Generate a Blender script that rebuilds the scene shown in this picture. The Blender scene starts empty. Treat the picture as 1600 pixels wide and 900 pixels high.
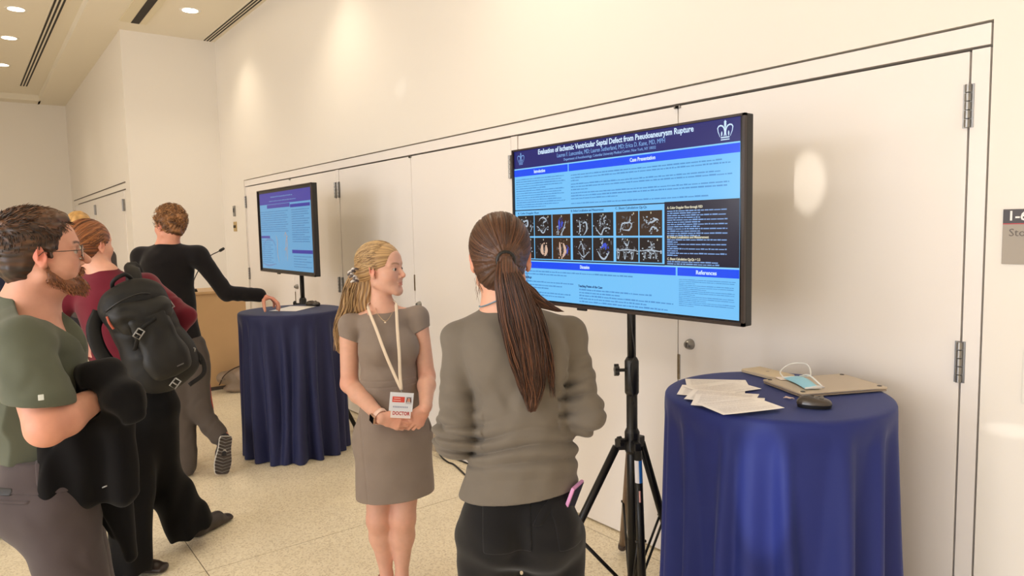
import bpy, bmesh, math, random
import numpy as np
from mathutils import Vector, Matrix, noise as mnoise
def on(k): return True
C = bpy.context.scene.collection
PI = math.pi
# ------------------------------------------------------------------ camera model (solved from the photograph's vanishing points)
FPX = 1100.0; EYE = 1.62
def nrm(v):
    v = np.array(v, float); return v/np.linalg.norm(v)
_d1 = nrm([-845, 77, -1100])
_up = -nrm([253, -12750, -1100]); _up = nrm(_up-_d1*np.dot(_up, _d1))
_X = -_d1; _Z = _up; _Y = np.cross(_Z, _X)
RM = np.array([_X, _Y, _Z]); CAM = np.array([0, 0, EYE])
def ray(px, py): return RM @ np.array([px-800, 450-py, -FPX])
def P(px, py, d): return CAM+ray(px, py)*(d/FPX)
def onz(px, py, z): r = ray(px, py); return CAM+r*((z-EYE)/r[2])
def ony(px, py, y): r = ray(px, py); return CAM+r*(y/r[1])
def onx(px, py, x): r = ray(px, py); return CAM+r*(x/r[0])
FWD = nrm(ray(800, 450)); RGT = RM @ np.array([1., 0, 0]); UPV = RM @ np.array([0, 1., 0])
FH = nrm([FWD[0], FWD[1], 0]); RH = nrm([RGT[0], RGT[1], 0]); ZU = np.array([0, 0, 1.])
def dep(p): return float(np.dot(np.array(p)-CAM, FWD))
def V(*a): return np.array(a, float)
# ------------------------------------------------------------------ materials
def new_mat(name):
    m = bpy.data.materials.new(name); m.use_nodes = True
    nt = m.node_tree; b = nt.nodes['Principled BSDF']
    return m, nt, b
def srgb(r, g, b):
    f = lambda c: ((c/255+0.055)/1.055)**2.4 if c > 10 else c/255/12.92
    return (f(r), f(g), f(b))
def mat(name, col, rough=0.6, metal=0.0, spec=0.5, bump=0, bscale=200, var=0, vscale=8, sheen=0, coat=0, stretch=None, sss=0, attr=False, emit=None, estr=1.0, bdist=0.002):
    m, nt, b = new_mat(name)
    b.inputs['Roughness'].default_value = rough; b.inputs['Metallic'].default_value = metal
    b.inputs['Specular IOR Level'].default_value = spec
    b.inputs['Base Color'].default_value = (*col, 1)
    if sheen: b.inputs['Sheen Weight'].default_value = sheen; b.inputs['Sheen Roughness'].default_value = .5
    if coat: b.inputs['Coat Weight'].default_value = coat; b.inputs['Coat Roughness'].default_value = .15
    if sss:
        b.inputs['Subsurface Weight'].default_value = sss; b.inputs['Subsurface Radius'].default_value = (1, .35, .2); b.inputs['Subsurface Scale'].default_value = .008
    N, L = nt.nodes, nt.links
    tc = N.new('ShaderNodeTexCoord'); src = tc.outputs['Object']
    if stretch:
        mp = N.new('ShaderNodeMapping'); mp.inputs['Scale'].default_value = stretch; L.new(src, mp.inputs['Vector']); src = mp.outputs['Vector']
    colout = None
    if attr:
        a = N.new('ShaderNodeAttribute'); a.attribute_name = 'Col'; colout = a.outputs['Color']
    if var:
        nz = N.new('ShaderNodeTexNoise'); nz.inputs['Scale'].default_value = vscale; nz.inputs['Detail'].default_value = 5; L.new(src, nz.inputs['Vector'])
        mr = N.new('ShaderNodeMapRange'); mr.inputs['From Min'].default_value = .3; mr.inputs['From Max'].default_value = .7
        mr.inputs['To Min'].default_value = 1-var; mr.inputs['To Max'].default_value = 1+var; L.new(nz.outputs['Fac'], mr.inputs['Value'])
        vm = N.new('ShaderNodeVectorMath'); vm.operation = 'MULTIPLY'
        if colout: L.new(colout, vm.inputs[0])
        else: vm.inputs[0].default_value = col
        L.new(mr.outputs['Result'], vm.inputs[1]); colout = vm.outputs['Vector']
    if colout: L.new(colout, b.inputs['Base Color'])
    if bump:
        n2 = N.new('ShaderNodeTexNoise'); n2.inputs['Scale'].default_value = bscale; n2.inputs['Detail'].default_value = 4; L.new(src, n2.inputs['Vector'])
        bp = N.new('ShaderNodeBump'); bp.inputs['Strength'].default_value = bump; bp.inputs['Distance'].default_value = bdist
        L.new(n2.outputs['Fac'], bp.inputs['Height']); L.new(bp.outputs['Normal'], b.inputs['Normal'])
    if emit:
        b.inputs['Emission Color'].default_value = (*emit, 1); b.inputs['Emission Strength'].default_value = estr
    return m
# ------------------------------------------------------------------ objects
def tag(o, label=None, cat=None, group=None, kind=None):
    if label: o['label'] = label
    if cat: o['category'] = cat
    if group: o['group'] = group
    if kind: o['kind'] = kind
    return o
def empty(name, loc, label=None, cat=None, group=None, rotz=0):
    o = bpy.data.objects.new(name, None); C.objects.link(o); o.location = loc; o.rotation_euler = (0, 0, rotz); o.empty_display_size = .05
    return tag(o, label, cat, group)
def link_mesh(name, me, m=None, parent=None, smooth=True, auto=None):
    o = bpy.data.objects.new(name, me); C.objects.link(o)
    if m is not None:
        for mm in (m if isinstance(m, (list, tuple)) else [m]): me.materials.append(mm)
    if parent: o.parent = parent
    if smooth:
        me.polygons.foreach_set('use_smooth', [True]*len(me.polygons))
    return o
class MB:
    """collects shapes (in the parent's local space) into one mesh"""
    def __init__(s): s.v = []; s.f = []; s.mi = []; s.cur = 0
    def add(s, vs, fs):
        o = len(s.v); s.v += [tuple(map(float, v)) for v in vs]; s.f += [tuple(i+o for i in f) for f in fs]; s.mi += [s.cur]*len(fs); return s
    def box(s, c, size, R=None, bev=0):
        bm = bmesh.new(); bmesh.ops.create_cube(bm, size=1)
        for v in bm.verts: v.co = Vector((v.co.x*size[0], v.co.y*size[1], v.co.z*size[2]))
        if bev: bmesh.ops.bevel(bm, geom=bm.edges[:], offset=min(bev, min(size)*.45), segments=2, affect='EDGES', profile=.6)
        bm.verts.index_update()
        vs = [np.array(v.co) for v in bm.verts]
        if R is not None: vs = [np.array(R) @ v for v in vs]
        s.add([v+np.array(c) for v in vs], [[v.index for v in f.verts] for f in bm.faces]); bm.free(); return s
    def tube(s, pts, r, n=10, cap=True, flat=1.0, up=None):
        pts = [np.array(p, float) for p in pts]; rs = r if hasattr(r, '__len__') else [r]*len(pts)
        vs = []; fs = []; u = None
        for i, p in enumerate(pts):
            t = pts[min(i+1, len(pts)-1)]-pts[max(i-1, 0)]; t = t/(np.linalg.norm(t)+1e-12)
            if u is None:
                u = np.array(up, float) if up is not None else (V(0, 0, 1) if abs(t[2]) < .9 else V(1, 0, 0))
            if up is not None: u = np.array(up, float)
            u = u-t*np.dot(u, t); u = u/(np.linalg.norm(u)+1e-12); w = np.cross(t, u)
            for k in range(n):
                a = 2*PI*k/n; vs.append(p+rs[i]*(math.cos(a)*w+math.sin(a)*u*flat))
        for i in range(len(pts)-1):
            for k in range(n):
                a = i*n+k; b = i*n+(k+1) % n; fs.append((a, b, b+n, a+n))
        if cap: fs.append(tuple(range(n))[::-1]); fs.append(tuple(range((len(pts)-1)*n, len(pts)*n)))
        return s.add(vs, fs)
    def lathe(s, prof, c=(0, 0, 0), n=32, R=None):
        vs = []; fs = []
        for (r, z) in prof:
            for k in range(n):
                a = 2*PI*k/n; p = V(r*math.cos(a), r*math.sin(a), z)
                if R is not None: p = np.array(R) @ p
                vs.append(p+np.array(c))
        for i in range(len(prof)-1):
            for k in range(n):
                a = i*n+k; b = i*n+(k+1) % n; fs.append((a, b, b+n, a+n))
        if prof[0][0] > 1e-5: fs.append(tuple(range(n))[::-1])
        if prof[-1][0] > 1e-5: fs.append(tuple(range((len(prof)-1)*n, len(prof)*n)))
        return s.add(vs, fs)
    def poly(s, pts): return s.add(pts, [tuple(range(len(pts)))])
    def prism(s, pts, d):
        """pts: 3d outline, extruded by vector d"""
        n = len(pts); d = np.array(d, float)
        vs = [np.array(p, float) for p in pts]+[np.array(p, float)+d for p in pts]
        fs = [tuple(range(n))[::-1], tuple(range(n, 2*n))]+[(i, (i+1) % n, (i+1) % n+n, i+n) for i in range(n)]
        return s.add(vs, fs)
    def build(s, name, m, parent=None, smooth=False, off=None, recalc=True):
        me = bpy.data.meshes.new(name)
        vs = s.v if off is None else [tuple(np.array(v)-np.array(off)) for v in s.v]
        me.from_pydata(vs, [], s.f); me.update()
        o = link_mesh(name, me, m, parent, smooth)
        if len(set(s.mi)) > 1: me.polygons.foreach_set('material_index', s.mi)
        if recalc:
            bm = bmesh.new(); bm.from_mesh(me); bmesh.ops.recalc_face_normals(bm, faces=bm.faces[:]); bm.to_mesh(me); bm.free()
        return o
def autosmooth(o, ang=40):
    me = o.data; bm = bmesh.new(); bm.from_mesh(me)
    for e in bm.edges:
        e.smooth = not (len(e.link_faces) == 2 and e.calc_face_angle(0) > math.radians(ang))
    for f in bm.faces: f.smooth = True
    bm.to_mesh(me); bm.free(); return o
# ------------------------------------------------------------------ implicit modelling: numpy distance fields meshed with surface nets
def hash_noise(Pt, sc, seed=0):
    """smooth pseudo noise, about -1..1, from summed rotated sines"""
    rs = np.random.RandomState(seed); out = 0
    for k in range(6):
        d = rs.normal(size=3); d /= np.linalg.norm(d); fr = sc*(.6+rs.rand()*1.1)
        out = out+np.sin(Pt @ (d*fr).astype(np.float32)*6.283+rs.rand()*6.28)
    return out/3.2
class Ell:
    def __init__(s, c, r, R=None, k=.02):
        s.c = np.array(c, float); s.r = np.array(r if hasattr(r, '__len__') else (r, r, r), float); s.R = None if R is None else np.array(R, float); s.k = k
        s.bc = s.c; s.br = max(s.r)
    def ev(s, p):
        q = p-s.c.astype(np.float32)
        if s.R is not None: q = q @ s.R.astype(np.float32)      # R columns are the local axes
        k0 = np.sqrt(((q/s.r.astype(np.float32))**2).sum(-1)); k1 = np.sqrt(((q/(s.r**2).astype(np.float32))**2).sum(-1))
        return np.where(k0 > .05, k0*(k0-1)/np.maximum(k1, 1e-6), -min(s.r)).astype(np.float32)
class RC:
    def __init__(s, a, b, ra, rb=None, k=.02, side=None, sa=1.0, sb=None):
        """tapered capsule; with side (unit vector) the section is an ellipse whose radius along side is r*sa..r*sb"""
        s.a = np.array(a, float); s.b = np.array(b, float); s.ra = ra; s.rb = ra if rb is None else rb; s.k = k
        s.side = None if side is None else np.array(side, float); s.sa = sa; s.sb = sa if sb is None else sb
        s.bc = (s.a+s.b)/2; s.br = np.linalg.norm(s.b-s.a)/2+max(s.ra*max(1, s.sa), s.rb*max(1, s.sb))
    def ev(s, p):
        a = s.a.astype(np.float32); ab = (s.b-s.a).astype(np.float32); q = p-a
        t = np.clip((q @ ab)/max(float(ab @ ab), 1e-9), 0, 1).astype(np.float32)
        w = q-t[..., None]*ab; r = s.ra+(s.rb-s.ra)*t
        if s.side is not None:
            sd = s.side-ab*np.dot(s.side, ab)/max(float(ab @ ab), 1e-9); sd = (sd/np.linalg.norm(sd)).astype(np.float32)
            e = w @ sd; sc = s.sa+(s.sb-s.sa)*t
            w2 = (w**2).sum(-1)-e**2; l0 = np.sqrt(np.maximum(w2, 0)+(e/sc)**2)
            l1 = np.sqrt(np.maximum(w2, 0)+(e/sc**2)**2)
            return (np.where(l0 > 1e-5, l0*(l0-r)/np.maximum(l1, 1e-6), -r)).astype(np.float32)
        return (np.sqrt((w**2).sum(-1))-r).astype(np.float32)
class BoxP:
    def __init__(s, c, h, R=None, rr=.005, k=.01):
        s.c = np.array(c, float); s.h = np.array(h, float); s.R = None if R is None else np.array(R, float); s.rr = rr; s.k = k; s.bc = s.c; s.br = np.linalg.norm(s.h)
    def ev(s, p):
        q = p-s.c.astype(np.float32)
        if s.R is not None: q = q @ s.R.astype(np.float32)
        q = np.abs(q)-(s.h-s.rr).astype(np.float32)
        return (np.sqrt((np.maximum(q, 0)**2).sum(-1))+np.minimum(q.max(-1), 0)-s.rr).astype(np.float32)
class HS:
    """half space: inside where (p-c).n < 0"""
    def __init__(s, c, n, k=.004): s.c = np.array(c, float); s.n = nrm(n); s.k = k; s.bc = s.c; s.br = 1e9
    def ev(s, p): return ((p-s.c.astype(np.float32)) @ s.n.astype(np.float32)).astype(np.float32)
class FN:
    def __init__(s, f, c=None, r=1e9, k=.01): s.f = f; s.bc = V(0, 0, 0) if c is None else np.array(c, float); s.br = r; s.k = k
    def ev(s, p): return s.f(p)
def smin(a, b, k):
    h = np.clip(.5+.5*(b-a)/k, 0, 1); return b+(a-b)*h-k*h*(1-h)
def ev_ops(ops, p, centers=None, brad=0):
    """p: (nb, m, 3) points in nb blocks; centers (nb,3)"""
    D = np.full(p.shape[:2], .2, np.float32)
    for op in ops:
        kind, pr = op[0], op[1]
        if kind == 'disp':
            act = np.abs(D).min(1) < .05
            if act.any(): D[act] += pr(p[act])
            continue
        if centers is not None and pr.br < 1e8 and kind != 'int':
            act = np.linalg.norm(centers-pr.bc, axis=1) < pr.br+brad+pr.k+.02
            if not act.any(): continue
        else: act = np.ones(len(p), bool)
        e = pr.ev(p[act]); d = D[act]; k = max(pr.k, 1e-4)
        if kind == 'add': D[act] = smin(d, e, k)
        elif kind == 'sub': D[act] = -smin(-d, e, k)
        elif kind == 'int': D[act] = -smin(-d, -e, k)
    return D
def sdf_mesh(ops, h, name='m', lo=None, hi=None, smooth=1):
    """mesh of the field's zero set; ops: ('add'|'sub'|'int', prim) and ('disp', f)"""
    if lo is None:
        ad = [o[1] for o in ops if o[0] == 'add']
        lo = np.min([a.bc-a.br for a in ad], 0)-.02; hi = np.max([a.bc+a.br for a in ad], 0)+.02
    B = 8; lo = np.array(lo, float); n = (np.ceil((np.array(hi)-lo)/h/B).astype(int)+1)
    bi = np.stack(np.meshgrid(*[np.arange(k) for k in n], indexing='ij'), -1).reshape(-1, 3)
    cen = lo+(bi+.5)*B*h; rad = B*h*.87
    dc = np.concatenate([ev_ops(ops, cen[i:i+20000, None, :].astype(np.float32))[:, 0] for i in range(0, len(cen), 20000)])
    F = np.where(dc < 0, -1, 1).astype(np.float32).reshape(n)
    F = np.repeat(np.repeat(np.repeat(F, B, 0), B, 1), B, 2)
    keep = np.abs(dc) < rad*1.25+.012
    kb = bi[keep]; kc = cen[keep]
    g = np.stack(np.meshgrid(*[np.arange(B)]*3, indexing='ij'), -1).reshape(-1, 3)
    F6 = F.reshape(n[0], B, n[1], B, n[2], B)
    for i in range(0, len(kb), 3000):
        b = kb[i:i+3000]; pts = (lo+(b[:, None, :]*B+g[None])*h).astype(np.float32)
        d = ev_ops(ops, pts, kc[i:i+3000], rad)
        F6[b[:, 0], :, b[:, 1], :, b[:, 2], :] = d.reshape(-1, B, B, B)
    F = F6.reshape(n[0]*B, n[1]*B, n[2]*B)
    s = F < 0
    cs = [(i, j, k) for i in (0, 1) for j in (0, 1) for k in (0, 1)]
    sl = lambda A, c: A[c[0]:A.shape[0]-1+c[0], c[1]:A.shape[1]-1+c[1], c[2]:A.shape[2]-1+c[2]]
    cnt = np.zeros(tuple(np.array(F.shape)-1), np.int8)
    for c in cs: cnt += sl(s, c)
    m = (cnt > 0) & (cnt < 8)
    idx = np.argwhere(m); vid = np.full(m.shape, -1, np.int32); vid[m] = np.arange(len(idx))
    acc = np.zeros((len(idx), 3)); ac = np.zeros(len(idx))
    val = {c: F[idx[:, 0]+c[0], idx[:, 1]+c[1], idx[:, 2]+c[2]] for c in cs}
    for c in cs:
        for ax in range(3):
            if c[ax] == 0:
                c2 = list(c); c2[ax] = 1; c2 = tuple(c2); a = val[c]; b = val[c2]
                x = (a < 0) != (b < 0); t = np.where(x, a/np.where(x, a-b, 1), 0)
                q = np.tile(np.array(c, float), (len(idx), 1)); q[:, ax] += t
                acc += q*x[:, None]; ac += x
    vs = lo+(idx+acc/ac[:, None])*h
    quads = []
    for ax in range(3):
        a1, a2 = (ax+1) % 3, (ax+2) % 3
        sa = [slice(1, -1)]*3; sa[ax] = slice(0, -1); sb = list(sa); sb[ax] = slice(1, None)
        A = s[tuple(sa)]; Bq = s[tuple(sb)]; x = np.argwhere(A != Bq)
        if not len(x): continue
        off = np.array([1, 1, 1]); off[ax] = 0; e = x+off; flip = A[x[:, 0], x[:, 1], x[:, 2]]
        def at(d1, d2):
            q = e.copy(); q[:, a1] -= d1; q[:, a2] -= d2; return vid[q[:, 0], q[:, 1], q[:, 2]]
        Q = np.stack([at(1, 1), at(0, 1), at(0, 0), at(1, 0)], 1); Q[~flip] = Q[~flip][:, ::-1]; quads.append(Q)
    Q = np.concatenate(quads); Q = Q[(Q >= 0).all(1)]
    for _ in range(smooth):                       # light relaxation
        nb = np.zeros_like(vs); nc = np.zeros(len(vs))
        for i in range(4):
            np.add.at(nb, Q[:, i], vs[Q[:, (i+1) % 4]]); np.add.at(nc, Q[:, i], 1)
        vs = vs*.5+.5*nb/np.maximum(nc, 1)[:, None]
    me = bpy.data.meshes.new(name)
    me.vertices.add(len(vs)); me.vertices.foreach_set('co', vs.astype(np.float32).ravel())
    me.loops.add(len(Q)*4); me.loops.foreach_set('vertex_index', Q.astype(np.int32).ravel())
    me.polygons.add(len(Q)); me.polygons.foreach_set('loop_start', np.arange(0, len(Q)*4, 4, dtype=np.int32))
    try: me.polygons.foreach_set('loop_total', np.full(len(Q), 4, np.int32))
    except Exception: pass
    me.update(calc_edges=True)
    return me, vs
def sdf_obj(name, ops, h, m, root, color=None, smooth=1, lo=None, hi=None, parent=None):
    """world-space field -> object parented to root (whose location is the base)"""
    me, vs = sdf_mesh(ops, h, name, lo, hi, smooth)
    base = np.array(root.location) if root is not None else V(0, 0, 0)
    me.vertices.foreach_set('co', (vs-base).astype(np.float32).ravel()); me.update()
    o = link_mesh(name, me, m, parent or root)
    if color is not None:
        col = np.ones((len(vs), 4), np.float32); col[:, :3] = color(vs.astype(np.float32))
        ca = me.color_attributes.new('Col', 'FLOAT_COLOR', 'POINT'); ca.data.foreach_set('color', col.ravel())
    return o
def mixc(a, b, t): t = np.clip(t, 0, 1)[:, None]; return np.array(a)*(1-t)+np.array(b)*t
def strands(name, paths, radii, m, root, cols=None, n=4, parent=None):
    """many hair strands as one mesh of thin tubes; paths: list of (k,3) world arrays"""
    base = np.array(root.location); vs = []; fs = []; cc = []
    for j, (p, r) in enumerate(zip(paths, radii)):
        p = np.asarray(p, float); k = len(p); t = np.gradient(p, axis=0); t /= np.linalg.norm(t, axis=1)[:, None]+1e-9
        ref = V(.3, .2, .93); u = np.cross(t, ref); u /= np.linalg.norm(u, axis=1)[:, None]+1e-9; w = np.cross(t, u)
        rr = np.broadcast_to(r, (k,)) if not hasattr(r, '__len__') else np.asarray(r)
        rr = rr*np.minimum(1, np.minimum(np.linspace(.4, 6, k), np.linspace(5, .15, k)))
        o = sum(len(v) for v in vs) if False else (len(vs)*0)
        o = strands._o if vs else 0
        ring = [p+rr[:, None]*(math.cos(2*PI*a/n)*u+math.sin(2*PI*a/n)*w) for a in range(n)]
        vs.append(np.stack(ring, 1).reshape(-1, 3)-base); i = np.arange(k-1)[:, None]*n+np.arange(n)[None]; i2 = np.arange(k-1)[:, None]*n+(np.arange(n)[None]+1) % n
        fs.append(np.stack([i, i2, i2+n, i+n], -1).reshape(-1, 4)+o); strands._o = o+k*n
        if cols is not None: cc.append(np.tile(np.array([*cols[j], 1]), (k*n, 1)))
    me = bpy.data.meshes.new(name); me.from_pydata(np.concatenate(vs).tolist(), [], np.concatenate(fs).tolist()); me.update()
    o = link_mesh(name, me, m, parent or root)
    if cols is not None:
        ca = me.color_attributes.new('Col', 'FLOAT_COLOR', 'POINT'); ca.data.foreach_set('color', np.concatenate(cc).astype(np.float32).ravel())
    return o
strands._o = 0
def bez(pts, n=14):
    """Catmull-Rom through points"""
    p = [np.array(q, float) for q in pts]; p = [2*p[0]-p[1]]+p+[2*p[-1]-p[-2]]; out = []
    m = len(p)-3
    for s_ in np.linspace(0, m-1e-6, n):
        i = int(s_); t = s_-i; a, b, c, d = p[i:i+4]
        out.append(.5*((2*b)+(-a+c)*t+(2*a-5*b+4*c-d)*t*t+(-a+3*b-3*c+d)*t**3))
    return np.array(out)
# ================================================================== materials
WY = 2.606; CZ = 4.03; XL = -9.5; YP = 1.545
M = {}
M['wall'] = mat('wall_paint', srgb(240, 234, 225), rough=.42, spec=.4, bump=.05, bscale=60, bdist=.001)
M['door'] = mat('door_paint', srgb(244, 238, 233), rough=.2, spec=.45, bump=.04, bscale=25, bdist=.0015)
M['ceiling'] = mat('ceiling_paint', srgb(238, 230, 212), rough=.8)
M['dark'] = mat('dark_gap', srgb(84, 74, 66), rough=.8)
M['slot'] = mat('dark_slot', srgb(30, 22, 16), rough=.7)
M['steel'] = mat('brushed_steel', srgb(150, 148, 145), rough=.35, metal=.9)
M['steel2'] = mat('aged_steel', srgb(140, 128, 110), rough=.4, metal=.85, var=.2, vscale=40)
M['blackplastic'] = mat('black_plastic', srgb(22, 21, 22), rough=.4)
M['blackmetal'] = mat('black_metal', srgb(24, 23, 24), rough=.35, metal=.3)
M['greyrubber'] = mat('grey_rubber', srgb(120, 112, 104), rough=.7)
M['whiteplastic'] = mat('white_plastic', srgb(232, 228, 220), rough=.4)
M['tan'] = mat('tan_laminate', srgb(196, 160, 116), rough=.45, var=.03, vscale=3)
def floor_mat():
    m, nt, b = new_mat('terrazzo'); N, L = nt.nodes, nt.links
    tc = N.new('ShaderNodeTexCoord'); v = N.new('ShaderNodeTexVoronoi'); v.inputs['Scale'].default_value = 130; L.new(tc.outputs['Object'], v.inputs['Vector'])
    r = N.new('ShaderNodeValToRGB'); r.color_ramp.elements[0].position = 0; r.color_ramp.elements[0].color = (*srgb(216, 200, 170), 1)
    r.color_ramp.elements[1].position = 1; r.color_ramp.elements[1].color = (*srgb(248, 236, 210), 1)
    e = r.color_ramp.elements.new(.45); e.color = (*srgb(242, 228, 198), 1)
    sep = N.new('ShaderNodeSeparateColor'); L.new(v.outputs['Color'], sep.inputs['Color']); L.new(sep.outputs['Red'], r.inputs['Fac'])
    n = N.new('ShaderNodeTexNoise'); n.inputs['Scale'].default_value = 2.2; n.inputs['Detail'].default_value = 6; L.new(tc.outputs['Object'], n.inputs['Vector'])
    mr = N.new('ShaderNodeMapRange'); mr.inputs['From Min'].default_value = .3; mr.inputs['From Max'].default_value = .7; mr.inputs['To Min'].default_value = .93; mr.inputs['To Max'].default_value = 1.04; L.new(n.outputs['Fac'], mr.inputs['Value'])
    vm = N.new('ShaderNodeVectorMath'); vm.operation = 'MULTIPLY'; L.new(r.outputs['Color'], vm.inputs[0]); L.new(mr.outputs['Result'], vm.inputs[1])
    L.new(vm.outputs['Vector'], b.inputs['Base Color']); b.inputs['Roughness'].default_value = .28; b.inputs['Specular IOR Level'].default_value = .4
    return m
M['floor'] = floor_mat()
M['joint'] = mat('joint_strip', srgb(112, 96, 72), rough=.5)
def struct(o): o['kind'] = 'structure'; return o
def P2(x, y, z): return V(x, y, z)
# ================================================================== floor, walls, ceiling
TS = 1.745
if on('room'):
    b = MB(); xs = [-3.51+TS*k for k in range(-8, 5)]; ys = [.79+TS*k for k in range(-4, 3)]; g = .0045
    for i in range(len(xs)-1):
        for j in range(len(ys)-1):
            x0, x1, y0, y1 = xs[i]+g/2, xs[i+1]-g/2, ys[j]+g/2, min(ys[j+1]-g/2, WY+.06)
            b.box(((x0+x1)/2, (y0+y1)/2, -.02), (x1-x0, y1-y0, .04))
    b.cur = 1; b.box(((xs[0]+xs[-1])/2, (ys[0]+WY)/2-.2, -.022), (xs[-1]-xs[0], WY-ys[0]+.8, .0405))
    struct(b.build('floor', [M['floor'], M['joint']]))
    X0, X1 = -8.6, -.88; TOPZ = 2.245
    # the wall with the run of storage doors
    b = MB(); XR = 3.0
    b.box(((XR+X1)/2, WY+.06, 1.6), (XR-X1, .12, 3.2)); b.box(((XR+XL)/2, WY+.06, (TOPZ+CZ+.15)/2), (XR-XL, .12, CZ+.15-TOPZ)); b = MB()
    b.box(((XR+X1)/2, WY+.06, CZ/2), (XR-X1, .12, CZ)); b.box(((X0+X1)/2, WY+.06, (TOPZ+CZ)/2), (X1-X0, .12, CZ-TOPZ)); b.box(((X0+XL)/2, WY+.06, CZ/2), (X0-XL, .12, CZ))
    struct(b.build('wall_back', M['wall']))
    b = MB(); b.box(((X0+X1)/2, WY+.1, TOPZ/2), (X1-X0+.1, .02, TOPZ+.02)); struct(b.build('trim_7', M['dark']))
    # casings: flush boards with a shadow gap to the wall
    pairs = [(-3.335, -2.140, -.945), (-5.905, -4.623, -3.405), (-8.565, -7.10, -5.975)]
    gap = .008; k = 0
    b = MB(); b.box(((X0+X1)/2, WY+.045, (2.165+TOPZ-gap)/2+.003), (X1-X0-2*gap, .08, TOPZ-gap-2.165-.006)); k += 1; struct(b.build('trim_1', M['door']))
    for (a, c) in ((-.94, X1-gap), (-3.40, -3.34), (-5.97, -5.91), (X0+gap, -8.57)):
        b = MB(); b.box(((a+c)/2, WY+.045, 2.162/2), (c-a, .08, 2.162)); k += 1; struct(b.build('trim_%d' % k, M['door']))
    n = 0; hinge_x = []
    for (l, mid, r) in pairs:
        for (a, c, hs) in ((l, mid, l), (mid, r, r)):
            n += 1; g = .0028
            b = MB(); b.box(((a+c)/2, WY+.03, .008+2.154/2), (c-a-2*g, .045, 2.150), bev=.002)
            d = b.build('door_%d' % n, M['door'], off=((a+c)/2, WY+.03, 0)); d.location = ((a+c)/2, WY+.03, 0); struct(d)
            for hz in (1.985, 1.14, .3):
                h = MB(); sx = hs-(a+c)/2
                for q in range(5):
                    h.tube([(sx, -.034, hz-.07+q*.028+.0015), (sx, -.034, hz-.07+(q+1)*.028-.0015)], .0095, 12)
                h.box((sx-.010, -.026, hz), (.012, .004, .14)); h.box((sx+.010, -.026, hz), (.012, .004, .14))
                ho = h.build('hinge', M['steel'], d); autosmooth(ho)
            if hs == r:                     # active leaf: thumb-turn lock and flush pull beside the meeting line
                h = MB(); Rk = np.array([[1, 0, 0], [0, 0, 1], [0, 1, 0]])
                h.lathe([(0, .03), (.014, .03), (.018, .026), (.024, .012), (.026, 0)], (l_ := mid-(a+c)/2+.072, -.052+.03, 1.065), 20, R=np.array([[1, 0, 0], [0, 0, -1.], [0, 1, 0]]))
                h.box((l_, -.054, 1.065), (.005, .012, .022))
                autosmooth(h.build('lock_knob', M['steel'], d))
                h = MB(); h.box((mid-(a+c)/2+.006, -.025, 1.225 if n == 4 else .95), (.014, .006, .12), bev=.002); h.build('edge_pull', M['steel2'], d)
            h = MB(); h.box(((mid-(a+c)/2)*(.995), -.022, 2.155), (.03, .02, .012), bev=.002); h.build('top_catch', M['steel'], d)
    # the projecting side wall and the wall beyond it, with its own doors
    b = MB(); b.box((XL-.1, (YP+WY+.2)/2, CZ/2), (.2, WY+.2-YP, CZ)); struct(b.build('wall_side', M['wall']))
    FX = -15.55
    b = MB(); b.box(((FX+XL-.2)/2, YP+.06+.004, CZ/2), (XL-.2-FX, .12, CZ)); struct(b.build('wall_beyond', M['wall']))
    b = MB(); b.box((XL-.13+.03, YP-.004, .05), (.26, .008, .1)); struct(b.build('baseboard_side', M['slot']))
    b = MB(); b.box((XL+.006, (YP+WY)/2, .05), (.012, WY-YP, .1)); struct(b.build('baseboard_corner', M['slot']))
    b = MB(); b.box((FX-.1, -2.5, CZ/2), (.2, 8.3, CZ)); struct(b.build('wall_left', M['wall']))
    b = MB()
    for (x0, z0, x1, z1) in ((-15.2, 2.295, -9.8, 2.255), (-14.6, 2.21, -9.8, 2.165)):
        b.box(((x0+x1)/2, YP+.001, (z0+z1)/2-.0), (x1-x0, .006, .012))
    struct(b.build('trim_8', M['dark']))
    for i, (a, c, hs) in enumerate(((-12.5, -9.93, ((-9.95, 2.0), (-12.45, 2.02), (-9.95, 1.1))), (-15.1, -12.52, ((-15.05, 2.02), (-12.57, 1.1))))):
        b = MB(); b.box(((a+c)/2, YP+.0015, 1.09), (c-a-.006, .006, 2.16)); d = b.build('door_%d' % (i+7), M['door'], off=((a+c)/2, YP, 0)); d.location = ((a+c)/2, YP, 0); struct(d)
        for (x, z) in hs:
            h = MB(); h.box((x-(a+c)/2, -.006, z), (.07, .014, .15), bev=.003); h.tube([(x-(a+c)/2, -.018, z-.075), (x-(a+c)/2, -.018, z+.075)], .011, 10); autosmooth(h.build('hinge', M['steel'], d))
    # ceiling with a shallow recess and air slots
    b = MB(); T = .12
    b.box(((XR-16)/2, (1.12+WY+.2)/2, CZ+T/2), (XR+16, WY+.2-1.12, T)); b.box(((XR-16)/2, (-6.2-1.9)/2-.0, CZ+T/2), (XR+16, 4.3, T))
    b.box(((XR-16)/2, -.4, CZ+.1+T/2), (XR+16, 3.1, T)); b.box((FX+.12, -.4, CZ+.06), (.5, 3.1, .12))
    struct(b.build('ceiling', M['ceiling']))
    def slot_grille(x0, y0, x1, y1, w, label, ns=3, z=CZ):
        L_ = math.hypot(x1-x0, y1-y0); o = empty('air_slot', ((x0+x1)/2, (y0+y1)/2, z), label, 'air vent', 'linear air slots in the ceiling', math.atan2(y1-y0, x1-x0))
        f = MB(); f.box((0, 0, -.004), (L_, w+.03, .008)); f.build('slot_frame', M['ceiling'], o)
        sw = w/(2*ns-1)
        for q in range(ns):
            s_ = MB(); s_.box((0, (q-(ns-1)/2)*2*sw, -.0085), (L_-.01, sw, .004)); s_.build('slot', M['slot'], o)
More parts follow.
